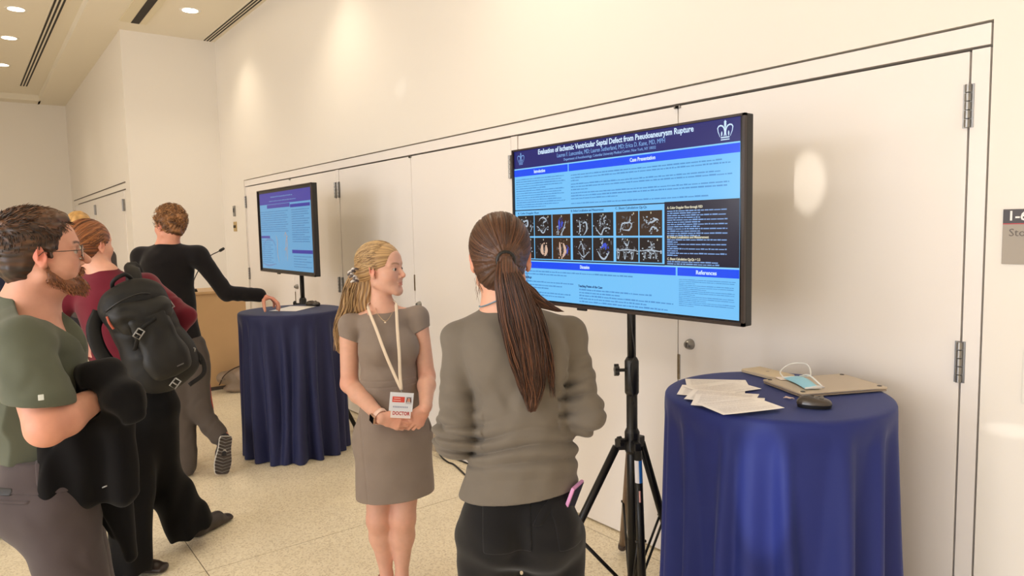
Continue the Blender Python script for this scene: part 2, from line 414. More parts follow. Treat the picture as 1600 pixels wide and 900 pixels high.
    slot_grille(-9.46, 2.505, -2.0, 2.60-.05, .085, 'narrow three-line black air slot along the ceiling above the door wall')
    slot_grille(-14.35, .86, -3.0, .99, .10, 'three-line black air slot in the far ceiling recess', z=CZ+.1)
    o = empty('light_slot', (-6.6, 1.62, CZ), 'wide ceiling slot with one dark channel between pale borders', 'light slot')
    f = MB(); f.box((0, 0, -.006), (5.0, .27, .012)); f.build('slot_frame', mat('pale_border', srgb(228, 218, 190), .6), o)
    f = MB(); f.box((.0, .02, -.0135), (4.99, .085, .004)); f.build('slot', M['slot'], o)
    # downlights
    lampm = mat('lamp_glow', (1, .9, .7), emit=(1, .86, .62), estr=14); ringm = mat('lamp_ring', srgb(240, 235, 225), rough=.3); reflm = mat('lamp_reflector', srgb(200, 190, 170), rough=.25, metal=.6)
    seen = [onz(297, 16, CZ), onz(25, 14, CZ+.1), onz(14, 59, CZ+.1), onz(3, 101, CZ+.1)]
    seen = [(p[0], p[1]) for p in seen]
    labs = ['round recessed ceiling downlight between the wide slot and the narrow slot', 'recessed downlight in the ceiling recess at the top corner of the picture', 'recessed downlight in the ceiling recess, second in the row going away', 'small dim downlight in the ceiling recess, third in the row going away']
    allp = [(p, CZ if i == 0 else CZ+.1, labs[i]) for i, p in enumerate(seen)]
    for x in (-5.6, -2.9): allp.append(((x, 2.04), CZ, 'recessed downlight in the ceiling strip above the doors, outside the picture'))
    for (p, z, lb) in allp:
        o = empty('downlight', (p[0], p[1], z), lb, 'ceiling light', 'recessed downlights')
        r_ = MB(); r_.lathe([(.075, -.003), (.1, -.008), (.108, -.004), (.108, .0)], n=36); autosmooth(r_.build('ring', ringm, o))
        r_ = MB(); r_.lathe([(0, -.002), (.076, -.0025), (.078, -.006)], n=32); r_.build('lens', lampm, o)
        ld = bpy.data.lights.new('downlight_beam', 'SPOT'); ld.energy = 38 if z == CZ else 24; ld.color = (1, .87, .68); ld.spot_size = math.radians(115); ld.spot_blend = .8; ld.shadow_soft_size = .07
        lo = bpy.data.objects.new('downlight_beam', ld); C.objects.link(lo); lo.location = (0, 0, -.03); lo.parent = o
    # the glazed side of the hall behind the camera
    b = MB(); wins = [(-6.72, -6.14, 1.75, 2.72), (-3.4, -1.7, .3, 3.3), (-1.5, .3, .3, 3.3), (.5, 2.3, .3, 3.3)]
    YB = -6.0; xs = sorted(set([FX, XR]+[w[0] for w in wins]+[w[1] for w in wins]))
    for x0, x1 in zip(xs[:-1], xs[1:]):
        w = [w for w in wins if w[0] <= x0+1e-6 and w[1] >= x1-1e-6]
        if w:
            w = w[0]; b.box(((x0+x1)/2, YB-.06, w[2]/2), (x1-x0, .12, w[2])); b.box(((x0+x1)/2, YB-.06, (w[3]+CZ+.1)/2), (x1-x0, .12, CZ+.1-w[3]))
        else: b.box(((x0+x1)/2, YB-.06, CZ/2), (x1-x0, .12, CZ+.1))
    struct(b.build('wall_front', M['wall']))
    b = MB(); b.box((XR+.06, -1.6, CZ/2), (.12, 9, CZ)); struct(b.build('wall_right', M['wall']))
    for i, w in enumerate(wins):
        f = MB(); cx, cz = (w[0]+w[1])/2, (w[2]+w[3])/2
        for (c, s_) in (((cx, YB-.05, w[2]+.025), (w[1]-w[0], .08, .05)), ((cx, YB-.05, w[3]-.025), (w[1]-w[0], .08, .05)), ((w[0]+.025, YB-.05, cz), (.05, .08, w[3]-w[2])), ((w[1]-.025, YB-.05, cz), (.05, .08, w[3]-w[2]))): f.box(c, s_)
        struct(f.build('window_%d' % (i+1), M['steel']))
        ld = bpy.data.lights.new('window_daylight', 'AREA'); ld.shape = 'RECTANGLE'; ld.size = w[1]-w[0]-.1; ld.size_y = w[3]-w[2]-.1
        ld.energy = (35, 84, 56, 54)[i]; ld.color = (.94, .94, 1.0)
        lo = bpy.data.objects.new('window_daylight', ld); C.objects.link(lo); lo.location = (cx, YB+.0, cz); lo.rotation_euler = (PI/2, 0, 0)
        pass
    # added narrow spots standing in for sun patches on doors, wall and tablecloth
    for (src, dst, ang, sy, e, col) in (((1.4, YB+.1, 2.6), ony(1262, 285, WY), 1.05, 1.75, 1300, (1, .93, .8)), ((1.2, YB+.1, 2.9), ony(626, 138, WY), 1.0, .9, 420, (1, .97, .9)),
                                    ((1.8, YB+.1, 2.4), ony(1575, 672, WY), 1.0, .35, 500, (1, .97, .92)), ((.9, YB+.1, 1.9), P(1197, 765, 2.1), 1.35, 2.6, 1700, (.85, .93, 1))):
        ld = bpy.data.lights.new('sun_patch_spot', 'SPOT'); ld.energy = e; ld.color = col; ld.spot_size = math.radians(ang); ld.spot_blend = .7; ld.shadow_soft_size = .01
        lo = bpy.data.objects.new('sun_patch_spot', ld); C.objects.link(lo); lo.location = src
        lo.rotation_euler = (Vector(dst)-Vector(src)).to_track_quat('-Z', 'Y').to_euler(); lo.scale = (1, sy, 1)
    # added unseen area lamps under the ceiling, soft fill for the hall
    for (x, y, e) in ((-7.5, -2.2, 44), (-1.5, -2.2, 66), (-12.5, -1.5, 14)):
        ld = bpy.data.lights.new('hall_fill', 'AREA'); ld.shape = 'RECTANGLE'; ld.size = 3.6; ld.size_y = 1.2; ld.energy = e; ld.color = (1, .92, .85)
        lo = bpy.data.objects.new('hall_fill', ld); C.objects.link(lo); lo.location = (x, y-1.0, CZ-.03)
# ================================================================== small wall things
def text_mesh(body, size, m, parent=None, name='lettering', ext=.0004, align='LEFT', width=None, bold=0, shear=0):
    cu = bpy.data.curves.new(name, 'FONT'); cu.body = body; cu.size = size; cu.extrude = ext; cu.align_x = align; cu.align_y = 'CENTER'; cu.offset = bold; cu.shear = shear; cu.resolution_u = 2
    ob = bpy.data.objects.new(name, cu); C.objects.link(ob); bpy.context.view_layer.update()
    dg = bpy.context.evaluated_depsgraph_get(); me = bpy.data.meshes.new_from_object(ob.evaluated_get(dg)); bpy.data.objects.remove(ob); me.name = name
    vs = np.zeros(len(me.vertices)*3); me.vertices.foreach_get('co', vs); vs = vs.reshape(-1, 3)
    if width and len(vs):
        w = vs[:, 0].max()-vs[:, 0].min(); vs[:, 0] *= width/w
    return me, vs
def text_into(mb, body, size, org, ex, ey, align='LEFT', width=None, bold=0):
    me, vs = text_mesh(body, size, None, align=align, width=width, bold=bold)
    org, ex, ey = map(lambda a: np.array(a, float), (org, ex, ey)); ez = np.cross(ex, ey)
    mb.add([org+v[0]*ex+v[1]*ey+v[2]*ez for v in vs], [list(p.vertices) for p in me.polygons]); bpy.data.meshes.remove(me)
if on('room'):
    s = empty('room_sign', (-.72, WY-.004, 1.56), 'small grey and dark room sign reading 1-60 Storage at the edge of the picture', 'sign')
    b = MB(); b.box((0, 0, 0), (.225, .008, .173), bev=.002); b.build('plate', mat('sign_taupe', srgb(168, 158, 146), .5), s)
    b = MB(); b.box((0, -.0045, .064), (.223, .002, .043)); b.build('header', mat('sign_dark', srgb(66, 58, 60), .4), s)
    b = MB(); b.box((0, -.0045, .0405), (.223, .002, .003)); b.build('stripe', mat('sign_red', srgb(190, 50, 60), .4), s)
    b = MB(); text_into(b, '1-60', .042, (-.1, -.0062, .064), (1, 0, 0), (0, 0, 1), bold=.0008); b.build('number', mat('sign_white', srgb(245, 240, 238), .5), s)
    b = MB(); text_into(b, 'Storage', .034, (-.095, -.0052, .012), (1, 0, 0), (0, 0, 1)); b.build('lettering', mat('sign_text', srgb(108, 98, 92), .5), s)
    s = empty('switch_plate', (-.70, WY-.003, 1.12), 'pale blank switch plate under the room sign', 'switch plate')
    b = MB(); b.box((0, 0, 0), (.13, .006, .172), bev=.003); b.build('plate', M['whiteplastic'], s); b = MB(); b.box((0, -.005, 0), (.03, .006, .07), bev=.002); b.build('rocker', M['whiteplastic'], s)
    p = ony(367, 330, WY); s = empty('wall_sensor', (p[0], WY, p[2]), 'small grey wall sensor above a tan switch plate in the far corner', 'wall control')  # grey sensor mounted above the tan switch plate
    b = MB(); b.box((0, -.008, 0), (.07, .016, .13), bev=.004); b.build('housing', M['steel'], s); b = MB(); b.box((0, -.018, .01), (.03, .006, .05), bev=.002); b.build('grille', M['blackplastic'], s)
    p = ony(368, 354, WY); s = empty('light_switch', (p[0], WY, p[2]), 'tan brass light switch plate below the small grey sensor', 'light switch')
    b = MB(); b.box((0, -.004, 0), (.12, .008, .12), bev=.003); b.build('plate', mat('brass_plate', srgb(196, 168, 110), .35, .6), s)
    for q in (-.028, .028): b = MB(); b.box((q, -.011, 0), (.018, .01, .035), bev=.002); b.build('toggle', M['blackplastic'], s)
# ================================================================== camera, world
cd = bpy.data.cameras.new('camera'); co = bpy.data.objects.new('camera', cd); C.objects.link(co)
cd.sensor_width = 36; cd.lens = FPX*36/1600; cd.clip_start = .05; cd.clip_end = 100
Mx = Matrix(((_X[0], 0, 0, 0), (0, 1, 0, 0), (0, 0, 1, 0), (0, 0, 0, 1)))
Mx = Matrix([[*RM[0], CAM[0]], [*RM[1], CAM[1]], [*RM[2], CAM[2]], [0, 0, 0, 1]]); co.matrix_world = Mx
bpy.context.scene.camera = co
w = bpy.data.worlds.new('world'); bpy.context.scene.world = w; w.use_nodes = True
w.node_tree.nodes['Background'].inputs[0].default_value = (.85, .93, 1, 1); w.node_tree.nodes['Background'].inputs[1].default_value = 2.0
vs_ = bpy.context.scene.view_settings; vs_.view_transform = 'Standard'; vs_.look = 'None'; vs_.gamma = 1; vs_.exposure = .12; vs_.use_curve_mapping = False
bpy.context.scene.cycles.max_bounces = 8; bpy.context.scene.cycles.diffuse_bounces = 5; bpy.context.scene.cycles.use_denoising = True
bpy.context.scene.cycles.sample_clamp_indirect = 6
# ================================================================== display screens
def emis(name, col, s=1.0):
    m, nt, b = new_mat(name); b.inputs['Base Color'].default_value = (.01, .01, .012, 1); b.inputs['Roughness'].default_value = .2; b.inputs['Specular IOR Level'].default_value = .3
    b.inputs['Emission Color'].default_value = (*col, 1); b.inputs['Emission Strength'].default_value = s; return m
def screen_mats(k, dim=1.0):
    E_ = lambda n, r, g, b: emis(n+k, srgb(r, g, b), dim)
    return dict(navy=E_('screen_navy', 26, 30, 104), bar=E_('screen_bar', 8, 72, 235), pale=E_('screen_pale', 112, 188, 240), pale2=E_('screen_pale2', 140, 205, 250), dark=E_('screen_dark', 16, 16, 40),
                ink=E_('screen_ink', 74, 138, 200), inkd=E_('screen_ink_dark', 30, 66, 120), white=E_('screen_white', 205, 228, 250), white2=E_('screen_white_dim', 120, 160, 215), cream=E_('screen_cream', 205, 200, 175),
                tile=E_('screen_tile', 26, 18, 18), tileb=E_('screen_tile_warm', 52, 34, 20), dimg=E_('screen_echo_dim', 84, 86, 92), grey=E_('screen_echo', 168, 182, 196), blue=E_('screen_doppler', 60, 80, 200), flesh=E_('screen_flesh', 205, 172, 150), off=E_('screen_black', 7, 7, 10), hi=E_('screen_red', 190, 70, 50))
SW, SH = 1.225, .69
def screen_body(x0, yf, z1, label, stem='display_screen', grp='display screens on stands'):
    """screen whose front face lies at y=yf, left x0, top z1; returns root and a function (u,v,layer)->local point"""
    cx = x0+SW/2; cz = z1-SH/2
    r = empty(stem, (cx, yf, z1-SH), label, 'screen', grp)
    b = MB(); b.box((0, .022, SH/2), (SW, .036, SH), bev=.004); b.build('housing', M['blackplastic'], r)
    b = MB()
    for (c, s) in (((0, -.001, SH-.004), (SW, .012, .008)), ((0, -.001, .006), (SW, .012, .012)), ((-SW/2+.004, -.001, SH/2), (.008, .012, SH)), ((SW/2-.005, -.001, SH/2), (.010, .012, SH))): b.box(c, s)
    b.build('bezel', mat('bezel_brown_black', srgb(52, 42, 40), .3), r)
    b = MB(); b.box((0, .055, SH/2), (.5, .04, .42), bev=.01); b.build('rear_housing', M['blackplastic'], r)
    b = MB(); b.box((0, .085, SH/2-.02), (.28, .03, .3), bev=.003); b.box((-.1, .1, SH/2-.02), (.03, .02, .42)); b.box((.1, .1, SH/2-.02), (.03, .02, .42)); b.build('mount_plate', M['blackmetal'], r)
    b = MB(); b.box((-.16, -.002, -.004), (.05, .014, .01), bev=.002); b.build('sensor', M['blackplastic'], r)
    def L(u, v, k=0): return V(-SW/2+u, .002-.0006*k, SH-v)
    return r, L
class Panel:
    def __init__(s, L, r): s.L = L; s.r = r
    def rect(s, name, m, u0, v0, u1, v1, k):
        b = MB(); b.poly([s.L(u0, v1, k), s.L(u1, v1, k), s.L(u1, v0, k), s.L(u0, v0, k)]); return b.build(name, m, s.r, recalc=False)
    def poly(s, mb, pts, k): mb.poly([s.L(u, v, k) for u, v in pts])
def words_block(mb, L, u0, u1, v0, n, dv, h, k, rnd, widths=None):
    """lines of writing too small to read: word-length strokes"""
    for i in range(n):
        v = v0+i*dv; end = u0+(u1-u0)*(widths[i % len(widths)] if widths else 1); u = u0
        while u < end-.004:
            w = min(rnd.uniform(.006, .03), end-u); a = h*rnd.uniform(.65, 1)
            mb.poly([L(u, v+h/2, k), L(u+w, v+h/2, k), L(u+w, v+h/2-a, k), L(u, v+h/2-a, k)]); u += w+h*.55
def stroke(mb, L, pts, w, k, box):
    (u0, v0, u1, v1) = box; q = bez([V(u0+(u1-u0)*a, v0+(v1-v0)*b, 0) for a, b in pts], 10); n = len(q)
    t = np.gradient(q, axis=0); t /= np.linalg.norm(t, axis=1)[:, None]+1e-9; nn = np.stack([-t[:, 1], t[:, 0]], 1)
    vs = []
    for i in range(n):
        ww = w*(.35+.65*math.sin(PI*i/(n-1)))
        vs += [L(q[i, 0]+nn[i, 0]*ww, q[i, 1]+nn[i, 1]*ww, k), L(q[i, 0]-nn[i, 0]*ww, q[i, 1]-nn[i, 1]*ww, k)]
    mb.add(vs, [(2*i, 2*i+1, 2*i+3, 2*i+2) for i in range(n-1)])
def crown(mb, L, cu, cv, s, k):
    def st(pts, w): stroke(mb, L, pts, w*s, k, (cu-s, cv-s, cu+s, cv+s))
    o = .1
    st([(.2, .82), (.05, .45), (.12, .28), (.3, .27), (.43, .4), (.47, .62), (.42, .8)], .075); st([(.8, .82), (.95, .45), (.88, .28), (.7, .27), (.57, .4), (.53, .62), (.58, .8)], .075)
    st([(.5, .02), (.5, .4)], .13); st([(.42, .1), (.58, .1)], .07); st([(.5, .35), (.5, .8)], .07); st([(.3, .55), (.29, .8)], .08); st([(.7, .55), (.71, .8)], .08)
    for (v, w) in ((.86, .06), (.97, .05)):
        mb.poly([L(cu-.32*s*2*.8, cv-s+v*2*s+w*s, k), L(cu+.32*s*2*.8, cv-s+v*2*s+w*s, k), L(cu+.32*s*2*.8, cv-s+v*2*s-w*s, k), L(cu-.32*s*2*.8, cv-s+v*2*s-w*s, k)])
def txt(mb, L, body, size, u, v, k, align='LEFT', width=None, bold=0):
    text_into(mb, body, size, L(u, v, k), (1, 0, 0), (0, 0, 1), align, width, bold)
if on('tv'):
    S = screen_mats(''); rnd = random.Random(4)
    r, L = screen_body(-2.580, 1.99, 1.971, 'large screen showing a blue poster with rows of ultrasound pictures, beside the ponytailed person')
    p = Panel(L, r)
    p.rect('screen_panel', S['off'], .008, .008, SW-.01, SH-.012, 0)
    p.rect('poster_header', S['navy'], .01, .008, 1.203, .088, 1)
    p.rect('poster_background', S['pale'], .01, .088, 1.203, .672, 1)
    b = MB(); b.poly([L(.01, .09, 2), L(1.203, .09, 2), L(1.203, .0865, 2), L(.01, .0865, 2)]); b.poly([L(.01, .502, 2), L(1.203, .502, 2), L(1.203, .498, 2), L(.01, .498, 2)]); b.build('pale_rule_line', S['pale2'], r, recalc=False)
    for (a, c, d, e) in ((.01, .092, .373, .122), (.379, .092, 1.203, .122), (.01, .504, .94, .533), (.948, .504, 1.203, .533)): p.rect('section_bar', S['bar'], a, c, d, e, 3)
    b = MB(); b.poly([L(.01, .276, 3), L(.89, .276, 3), L(.89, .272, 3), L(.01, .272, 3)]); b.poly([L(.01, .499, 3), L(.89, .499, 3), L(.89, .494, 3), L(.01, .494, 3)]); b.build('dark_rule', S['dark'], r, recalc=False)
    p.rect('dark_text_panel', S['dark'], .889, .270, 1.203, .498, 3)
    b = MB(); txt(b, L, 'Evaluation of Ischemic Ventricular Septal Defect from Pseudoaneurysm Rupture', .03, .6, .0255, 4, 'CENTER', width=.835, bold=.0006); b.build('poster_title', S['white'], r)
    b = MB(); txt(b, L, 'Lauren F. Luncombe, MD; Lauren Sutherland, MD; Erica D. Kane, MD, MPH', .024, .6, .0515, 4, 'CENTER', width=.585); txt(b, L, 'Department of Anesthesiology, Columbia University Medical Center, New York, NY 10032', .015, .6, .0715, 4, 'CENTER', width=.50); b.build('poster_authors', S['white2'], r)
    for (u, v, s) in ((.06, .042, .027), (1.146, .045, .033)):
        b = MB(); crown(b, L, u, v, s, 4); b.build('crown_emblem', S['white'] if u > 1 else S['white2'], r, recalc=False)
    for (t_, u, v, w) in (('Introduction', .19, .107, .075), ('Case Presentation', .785, .107, .125), ('Discussion', .469, .519, .055), ('References', 1.072, .519, .085)):
        b = MB(); txt(b, L, t_, .02, u, v, 4, 'CENTER', width=w, bold=.0004); b.build('section_heading', S['white'], r)
    b = MB(); words_block(b, L, .022, .365, .136, 13, .0103, .0045, 4, rnd, [.95, .9, .97, .93, .6, .95, .9, .96, .8, .9, .97, .85, .6]); b.build('introduction_text', S['ink'], r, recalc=False)
    b = MB()
    for v0, ws in ((.139, [.93, .97, .06]), (.176, [.92, .98, .13]), (.213, [.96, .95, .33])): words_block(b, L, .392, 1.195, v0, 3, .0115, .0052, 4, rnd, ws)
    words_block(b, L, .392, 1.195, .2555, 1, .01, .0052, 4, rnd, [.86]); b.build('case_text', S['ink'], r, recalc=False)
    b = MB(); pass
    for t_, u, v, w in (('B. Defect Localization and Measurement', .39, .287, .19), ('C. Shunt Calculation Qp:Qs', .645, .285, .16), ('A. Color Doppler Flow', .03, .288, .15)): b = MB(); txt(b, L, t_, .0125, u, v, 4, width=w); b.build('figure_caption', S['inkd'], r)
    cols = [(.03, .145), (.15, .266), (.271, .386), (.399, .514), (.519, .634), (.648, .764), (.769, .879)]; rows = [(.298, .3905), (.3975, .490)]
    art = {(0, 0): [('grey', [(.35, .3), (.6, .25), (.6, .5), (.4, .5)], .1), ('grey', [(.9, .5), (.8, .8)], .04)], (1, 0): [('grey', [(.3, .2), (.5, .12), (.7, .25), (.5, .4)], .07), ('grey', [(.25, .6), (.5, .85), (.7, .6)], .06)],
           (2, 0): [('blue', [(.38, .25), (.4, .6)], .12), ('blue', [(.55, .3), (.52, .6)], .1), ('grey', [(.75, .3), (.62, .7), (.45, .95)], .05), ('grey', [(.3, .6), (.33, .9)], .04)],
           (3, 0): [('grey', [(.35, .3), (.4, .6), (.35, .9)], .07), ('grey', [(.55, .45), (.7, .4), (.75, .7), (.6, .95)], .08)], (4, 0): [('grey', [(.15, .65), (.4, .95), (.55, .7), (.8, .65)], .06), ('grey', [(.35, .3), (.4, .55)], .04), ('grey', [(.55, .25), (.6, .5)], .04)],
           (5, 0): [('grey', [(.2, .85), (.3, .5), (.6, .45), (.65, .2)], .06), ('grey', [(.3, .75), (.6, .75), (.75, .45)], .05)], (6, 0): [('grey', [(.4, .5), (.6, .45), (.75, .35), (.85, .4)], .08), ('grey', [(.45, .85), (.6, .65), (.85, .8)], .06), ('grey', [(.3, .35), (.33, .5)], .04)],
           (0, 1): [('grey', [(.6, .3), (.8, .6)], .05)], (1, 1): [('flesh', [(.45, .3), (.42, .6), (.5, .8)], .2), ('flesh', [(.65, .35), (.68, .6), (.6, .85)], .18)], (2, 1): [('flesh', [(.4, .2), (.42, .5), (.45, .85)], .12), ('flesh', [(.6, .25), (.7, .6), (.55, .9)], .17), ('blue', [(.85, .45), (.8, .75)], .07)],
           (3, 1): [('grey', [(.3, .5), (.45, .25), (.55, .5), (.6, .9)], .05), ('grey', [(.3, .6), (.55, .85), (.85, .6)], .04)], (4, 1): [('blue', [(.4, .45), (.6, .3), (.65, .5)], .14), ('grey', [(.25, .6), (.4, .85), (.6, .9), (.8, .6)], .08), ('grey', [(.5, .1), (.45, .3)], .05)],
           (5, 1): [('grey', [(.35, .15), (.5, .35), (.6, .12)], .05), ('grey', [(0, .55), (.5, .5), (1, .55)], .05)]+[('grey', [(a, .55), (a+.05, .9), (a+.12, .55)], .04) for a in (.05, .35, .68)], (6, 1): [('grey', [(0, .55), (.5, .5), (1, .57)], .05)]+[('grey', [(a, .55), (a+.04, .85), (a+.08, .6)], .03) for a in (.2, .45, .7)]+[('grey', [(.5, .15), (.55, .35)], .04)]}
    for i, (a, c) in enumerate(cols):
        for j, (d, e) in enumerate(rows):
            o = p.rect('ultrasound_picture', S['tileb'] if (i, j) in ((2, 0), (2, 1), (5, 0), (6, 0)) else S['tile'], a, d, c, e, 4)
            by = {}; dm = MB()
            for q in range(16):
                u, v = a+(c-a)*(.5+rnd.gauss(0, .17)), d+(e-d)*(.52+rnd.gauss(0, .17)); s_ = rnd.uniform(.002, .006); th = rnd.uniform(0, 3); u = min(max(u, a+.012), c-.012); v = min(max(v, d+.012), e-.012)
                dm.poly([L(u+s_*1.6*math.cos(2*PI*k/8)*math.cos(th)-s_*.6*math.sin(2*PI*k/8)*math.sin(th), v+s_*1.6*math.cos(2*PI*k/8)*math.sin(th)+s_*.6*math.sin(2*PI*k/8)*math.cos(th), 4.5+q*.01) for k in range(8)])
            dm.build('echo_speckle_cloud', S['dimg'], o, recalc=False)
            for (mm, pts, w) in art.get((i, j), []):
                b = by.setdefault(mm, MB()); stroke(b, L, pts, w*.05, 5, (a, d, c, e)); 
                for q in range(9):
                    pt = rnd.choice(pts); u, v = a+(c-a)*min(.95, max(.05, pt[0]+rnd.uniform(-.12, .12))), d+(e-d)*min(.95, max(.05, pt[1]+rnd.uniform(-.12, .12))); s_ = rnd.uniform(.0008, .0032)
                    b.poly([L(u+s_*math.cos(2*PI*k/7)*1.4, v+s_*math.sin(2*PI*k/7), 5) for k in range(7)][::-1])
            for mm, b in by.items(): b.build('echo_trace', S[mm], o, recalc=False)
            b = MB()
            u = a+(c-a)*(.78 if (i+j) % 2 else .5); b.poly([L(u, d+.012, 5), L(u+.004, d+.012, 5), L(u+.004, d+.005, 5), L(u, d+.005, 5)])
            b.build('scale_marking', S['cream'], o, recalc=False)
    b = MB()
    for v0, n in ((.3035, 12), (.4055, 8), (.4835, 2)): b = MB(); words_block(b, L, .902, 1.165, v0, n, .0079, .0048, 4, rnd, [.97, .55] if n == 12 else ([.96, .18] if n == 8 else [.85, .85])); b.build('caption_text', S['white2'], r, recalc=False)
    b = MB()
    for (t_, v, w) in (('A. Color Doppler Flow through VSD', .292, .155), ('B. Defect Localization and Measurement', .3965, .18), ('C. Shunt Calculation Qp:Qs = 2.3', .4745, .145)): b = MB(); txt(b, L, t_, .0125, .902, v, 4, width=w, bold=.0003); b.build('caption_heading', S['cream'], r)
    b = MB(); words_block(b, L, .022, .75, .546, 2, .0125, .0055, 4, rnd, [.98, .46]); b.build('discussion_text', S['ink'], r, recalc=False); b = MB(); words_block(b, L, .022, .40, .592, 1, .01, .0055, 4, rnd, [1]); words_block(b, L, .022, .33, .607, 2, .012, .0055, 4, rnd, [1, .7]); words_block(b, L, .022, .38, .639, 2, .012, .0055, 4, rnd, [1, .9])
    b.build('discussion_text', S['ink'], r, recalc=False); b = MB(); words_block(b, L, .435, .945, .6115, 5, .0122, .006, 4, rnd, [.77, .45, .97, .72, .92]); b.build('discussion_text', S['ink'], r, recalc=False)
    b = MB(); txt(b, L, 'Teaching Points of the Case', .0135, .43, .5975, 4, width=.14, bold=.0003); b.build('discussion_heading', S['inkd'], r); b = MB(); txt(b, L, 'Surgical Findings', .0135, .022, .575, 4, width=.1, bold=.0003); b.build('discussion_heading', S['inkd'], r)
    b = MB(); words_block(b, L, .955, 1.19, .546, 15, .0066, .0028, 4, rnd, [1, .98, .3, .97, .99, .5]); b.build('references_text', S['ink'], r, recalc=False)
    # second screen
    S2 = screen_mats('_far', .62); 
    S2['navy'] = emis('far_navy', srgb(66, 62, 180), .62); S2['hair'] = S2['white2']
    r, L = screen_body(-6.205, 1.99, 1.978, 'large black screen with a blue poster of thin curved lines, behind the far tall table'); p = Panel(L, r)
    p.rect('screen_panel', S2['off'], .008, .008, SW-.01, SH-.012, 0)
    p.rect('poster_header', S2['navy'], .045, .03, 1.19, .125, 1); p.rect('poster_background', S2['pale'], .045, .125, 1.19, .66, 1)
    for (a, c, d, e) in ((.23, .128, .76, .158), (.77, .14, 1.175, .165), (.05, .385, .27, .405), (.77, .495, 1.19, .522)): p.rect('section_bar', S2['navy'] if a < .7 else emis('far_bar', srgb(34, 36, 160), .8), a, c, d, e, 3)
    b = MB(); txt(b, L, 'Anomalous Origins', .03, .62, .065, 4, 'CENTER', width=.5) if False else words_block(b, L, .33, .83, .066, 1, .02, .012, 4, rnd); words_block(b, L, .29, .9, .1, 1, .02, .009, 4, rnd); b.build('poster_title', S2['white2'], r, recalc=False)
    for q in ((.06, .72, .185, 10, .018, .006, [.98, .9, .95]), (.79, 1.16, .185, 15, .0175, .007, [.98, .9, .95, .7]), (.06, .33, .425, 11, .018, .006, [.98, .8]), (.80, 1.17, .545, 5, .02, .006, [.98, .7])): b = MB(); words_block(b, L, *q[:6], 4, rnd, q[6]); b.build('poster_text', S2['ink'], r, recalc=False)
    b = MB()
    for (u, pts) in ((0, [(.35, .1), (.5, .3), (.45, .7), (.6, 1)]), (1, [(.3, .15), (.5, .0), (.62, .4), (.55, .95)]), (1, [(.7, .1), (.5, .25), (.45, .6)]), (1, [(.3, .6), (.5, .5), (.4, .8)])): stroke(b, L, pts, .005, 5, (.34+.2*u, .36, .56+.2*u, .6))
    b.build('curved_diagram', S2['flesh'], r, recalc=False)
    b = MB(); stroke(b, L, [(.0, .9), (.4, .98), (1, .9)], .008, 5, (.06, .4, .4, .64)); stroke(b, L, [(.0, .9), (.05, .2), (.5, .0), (.95, .2), (1, .9)], .006, 5, (.1, .41, .4, .62)); b.build('pale_diagram', S2['white2'], r, recalc=False)
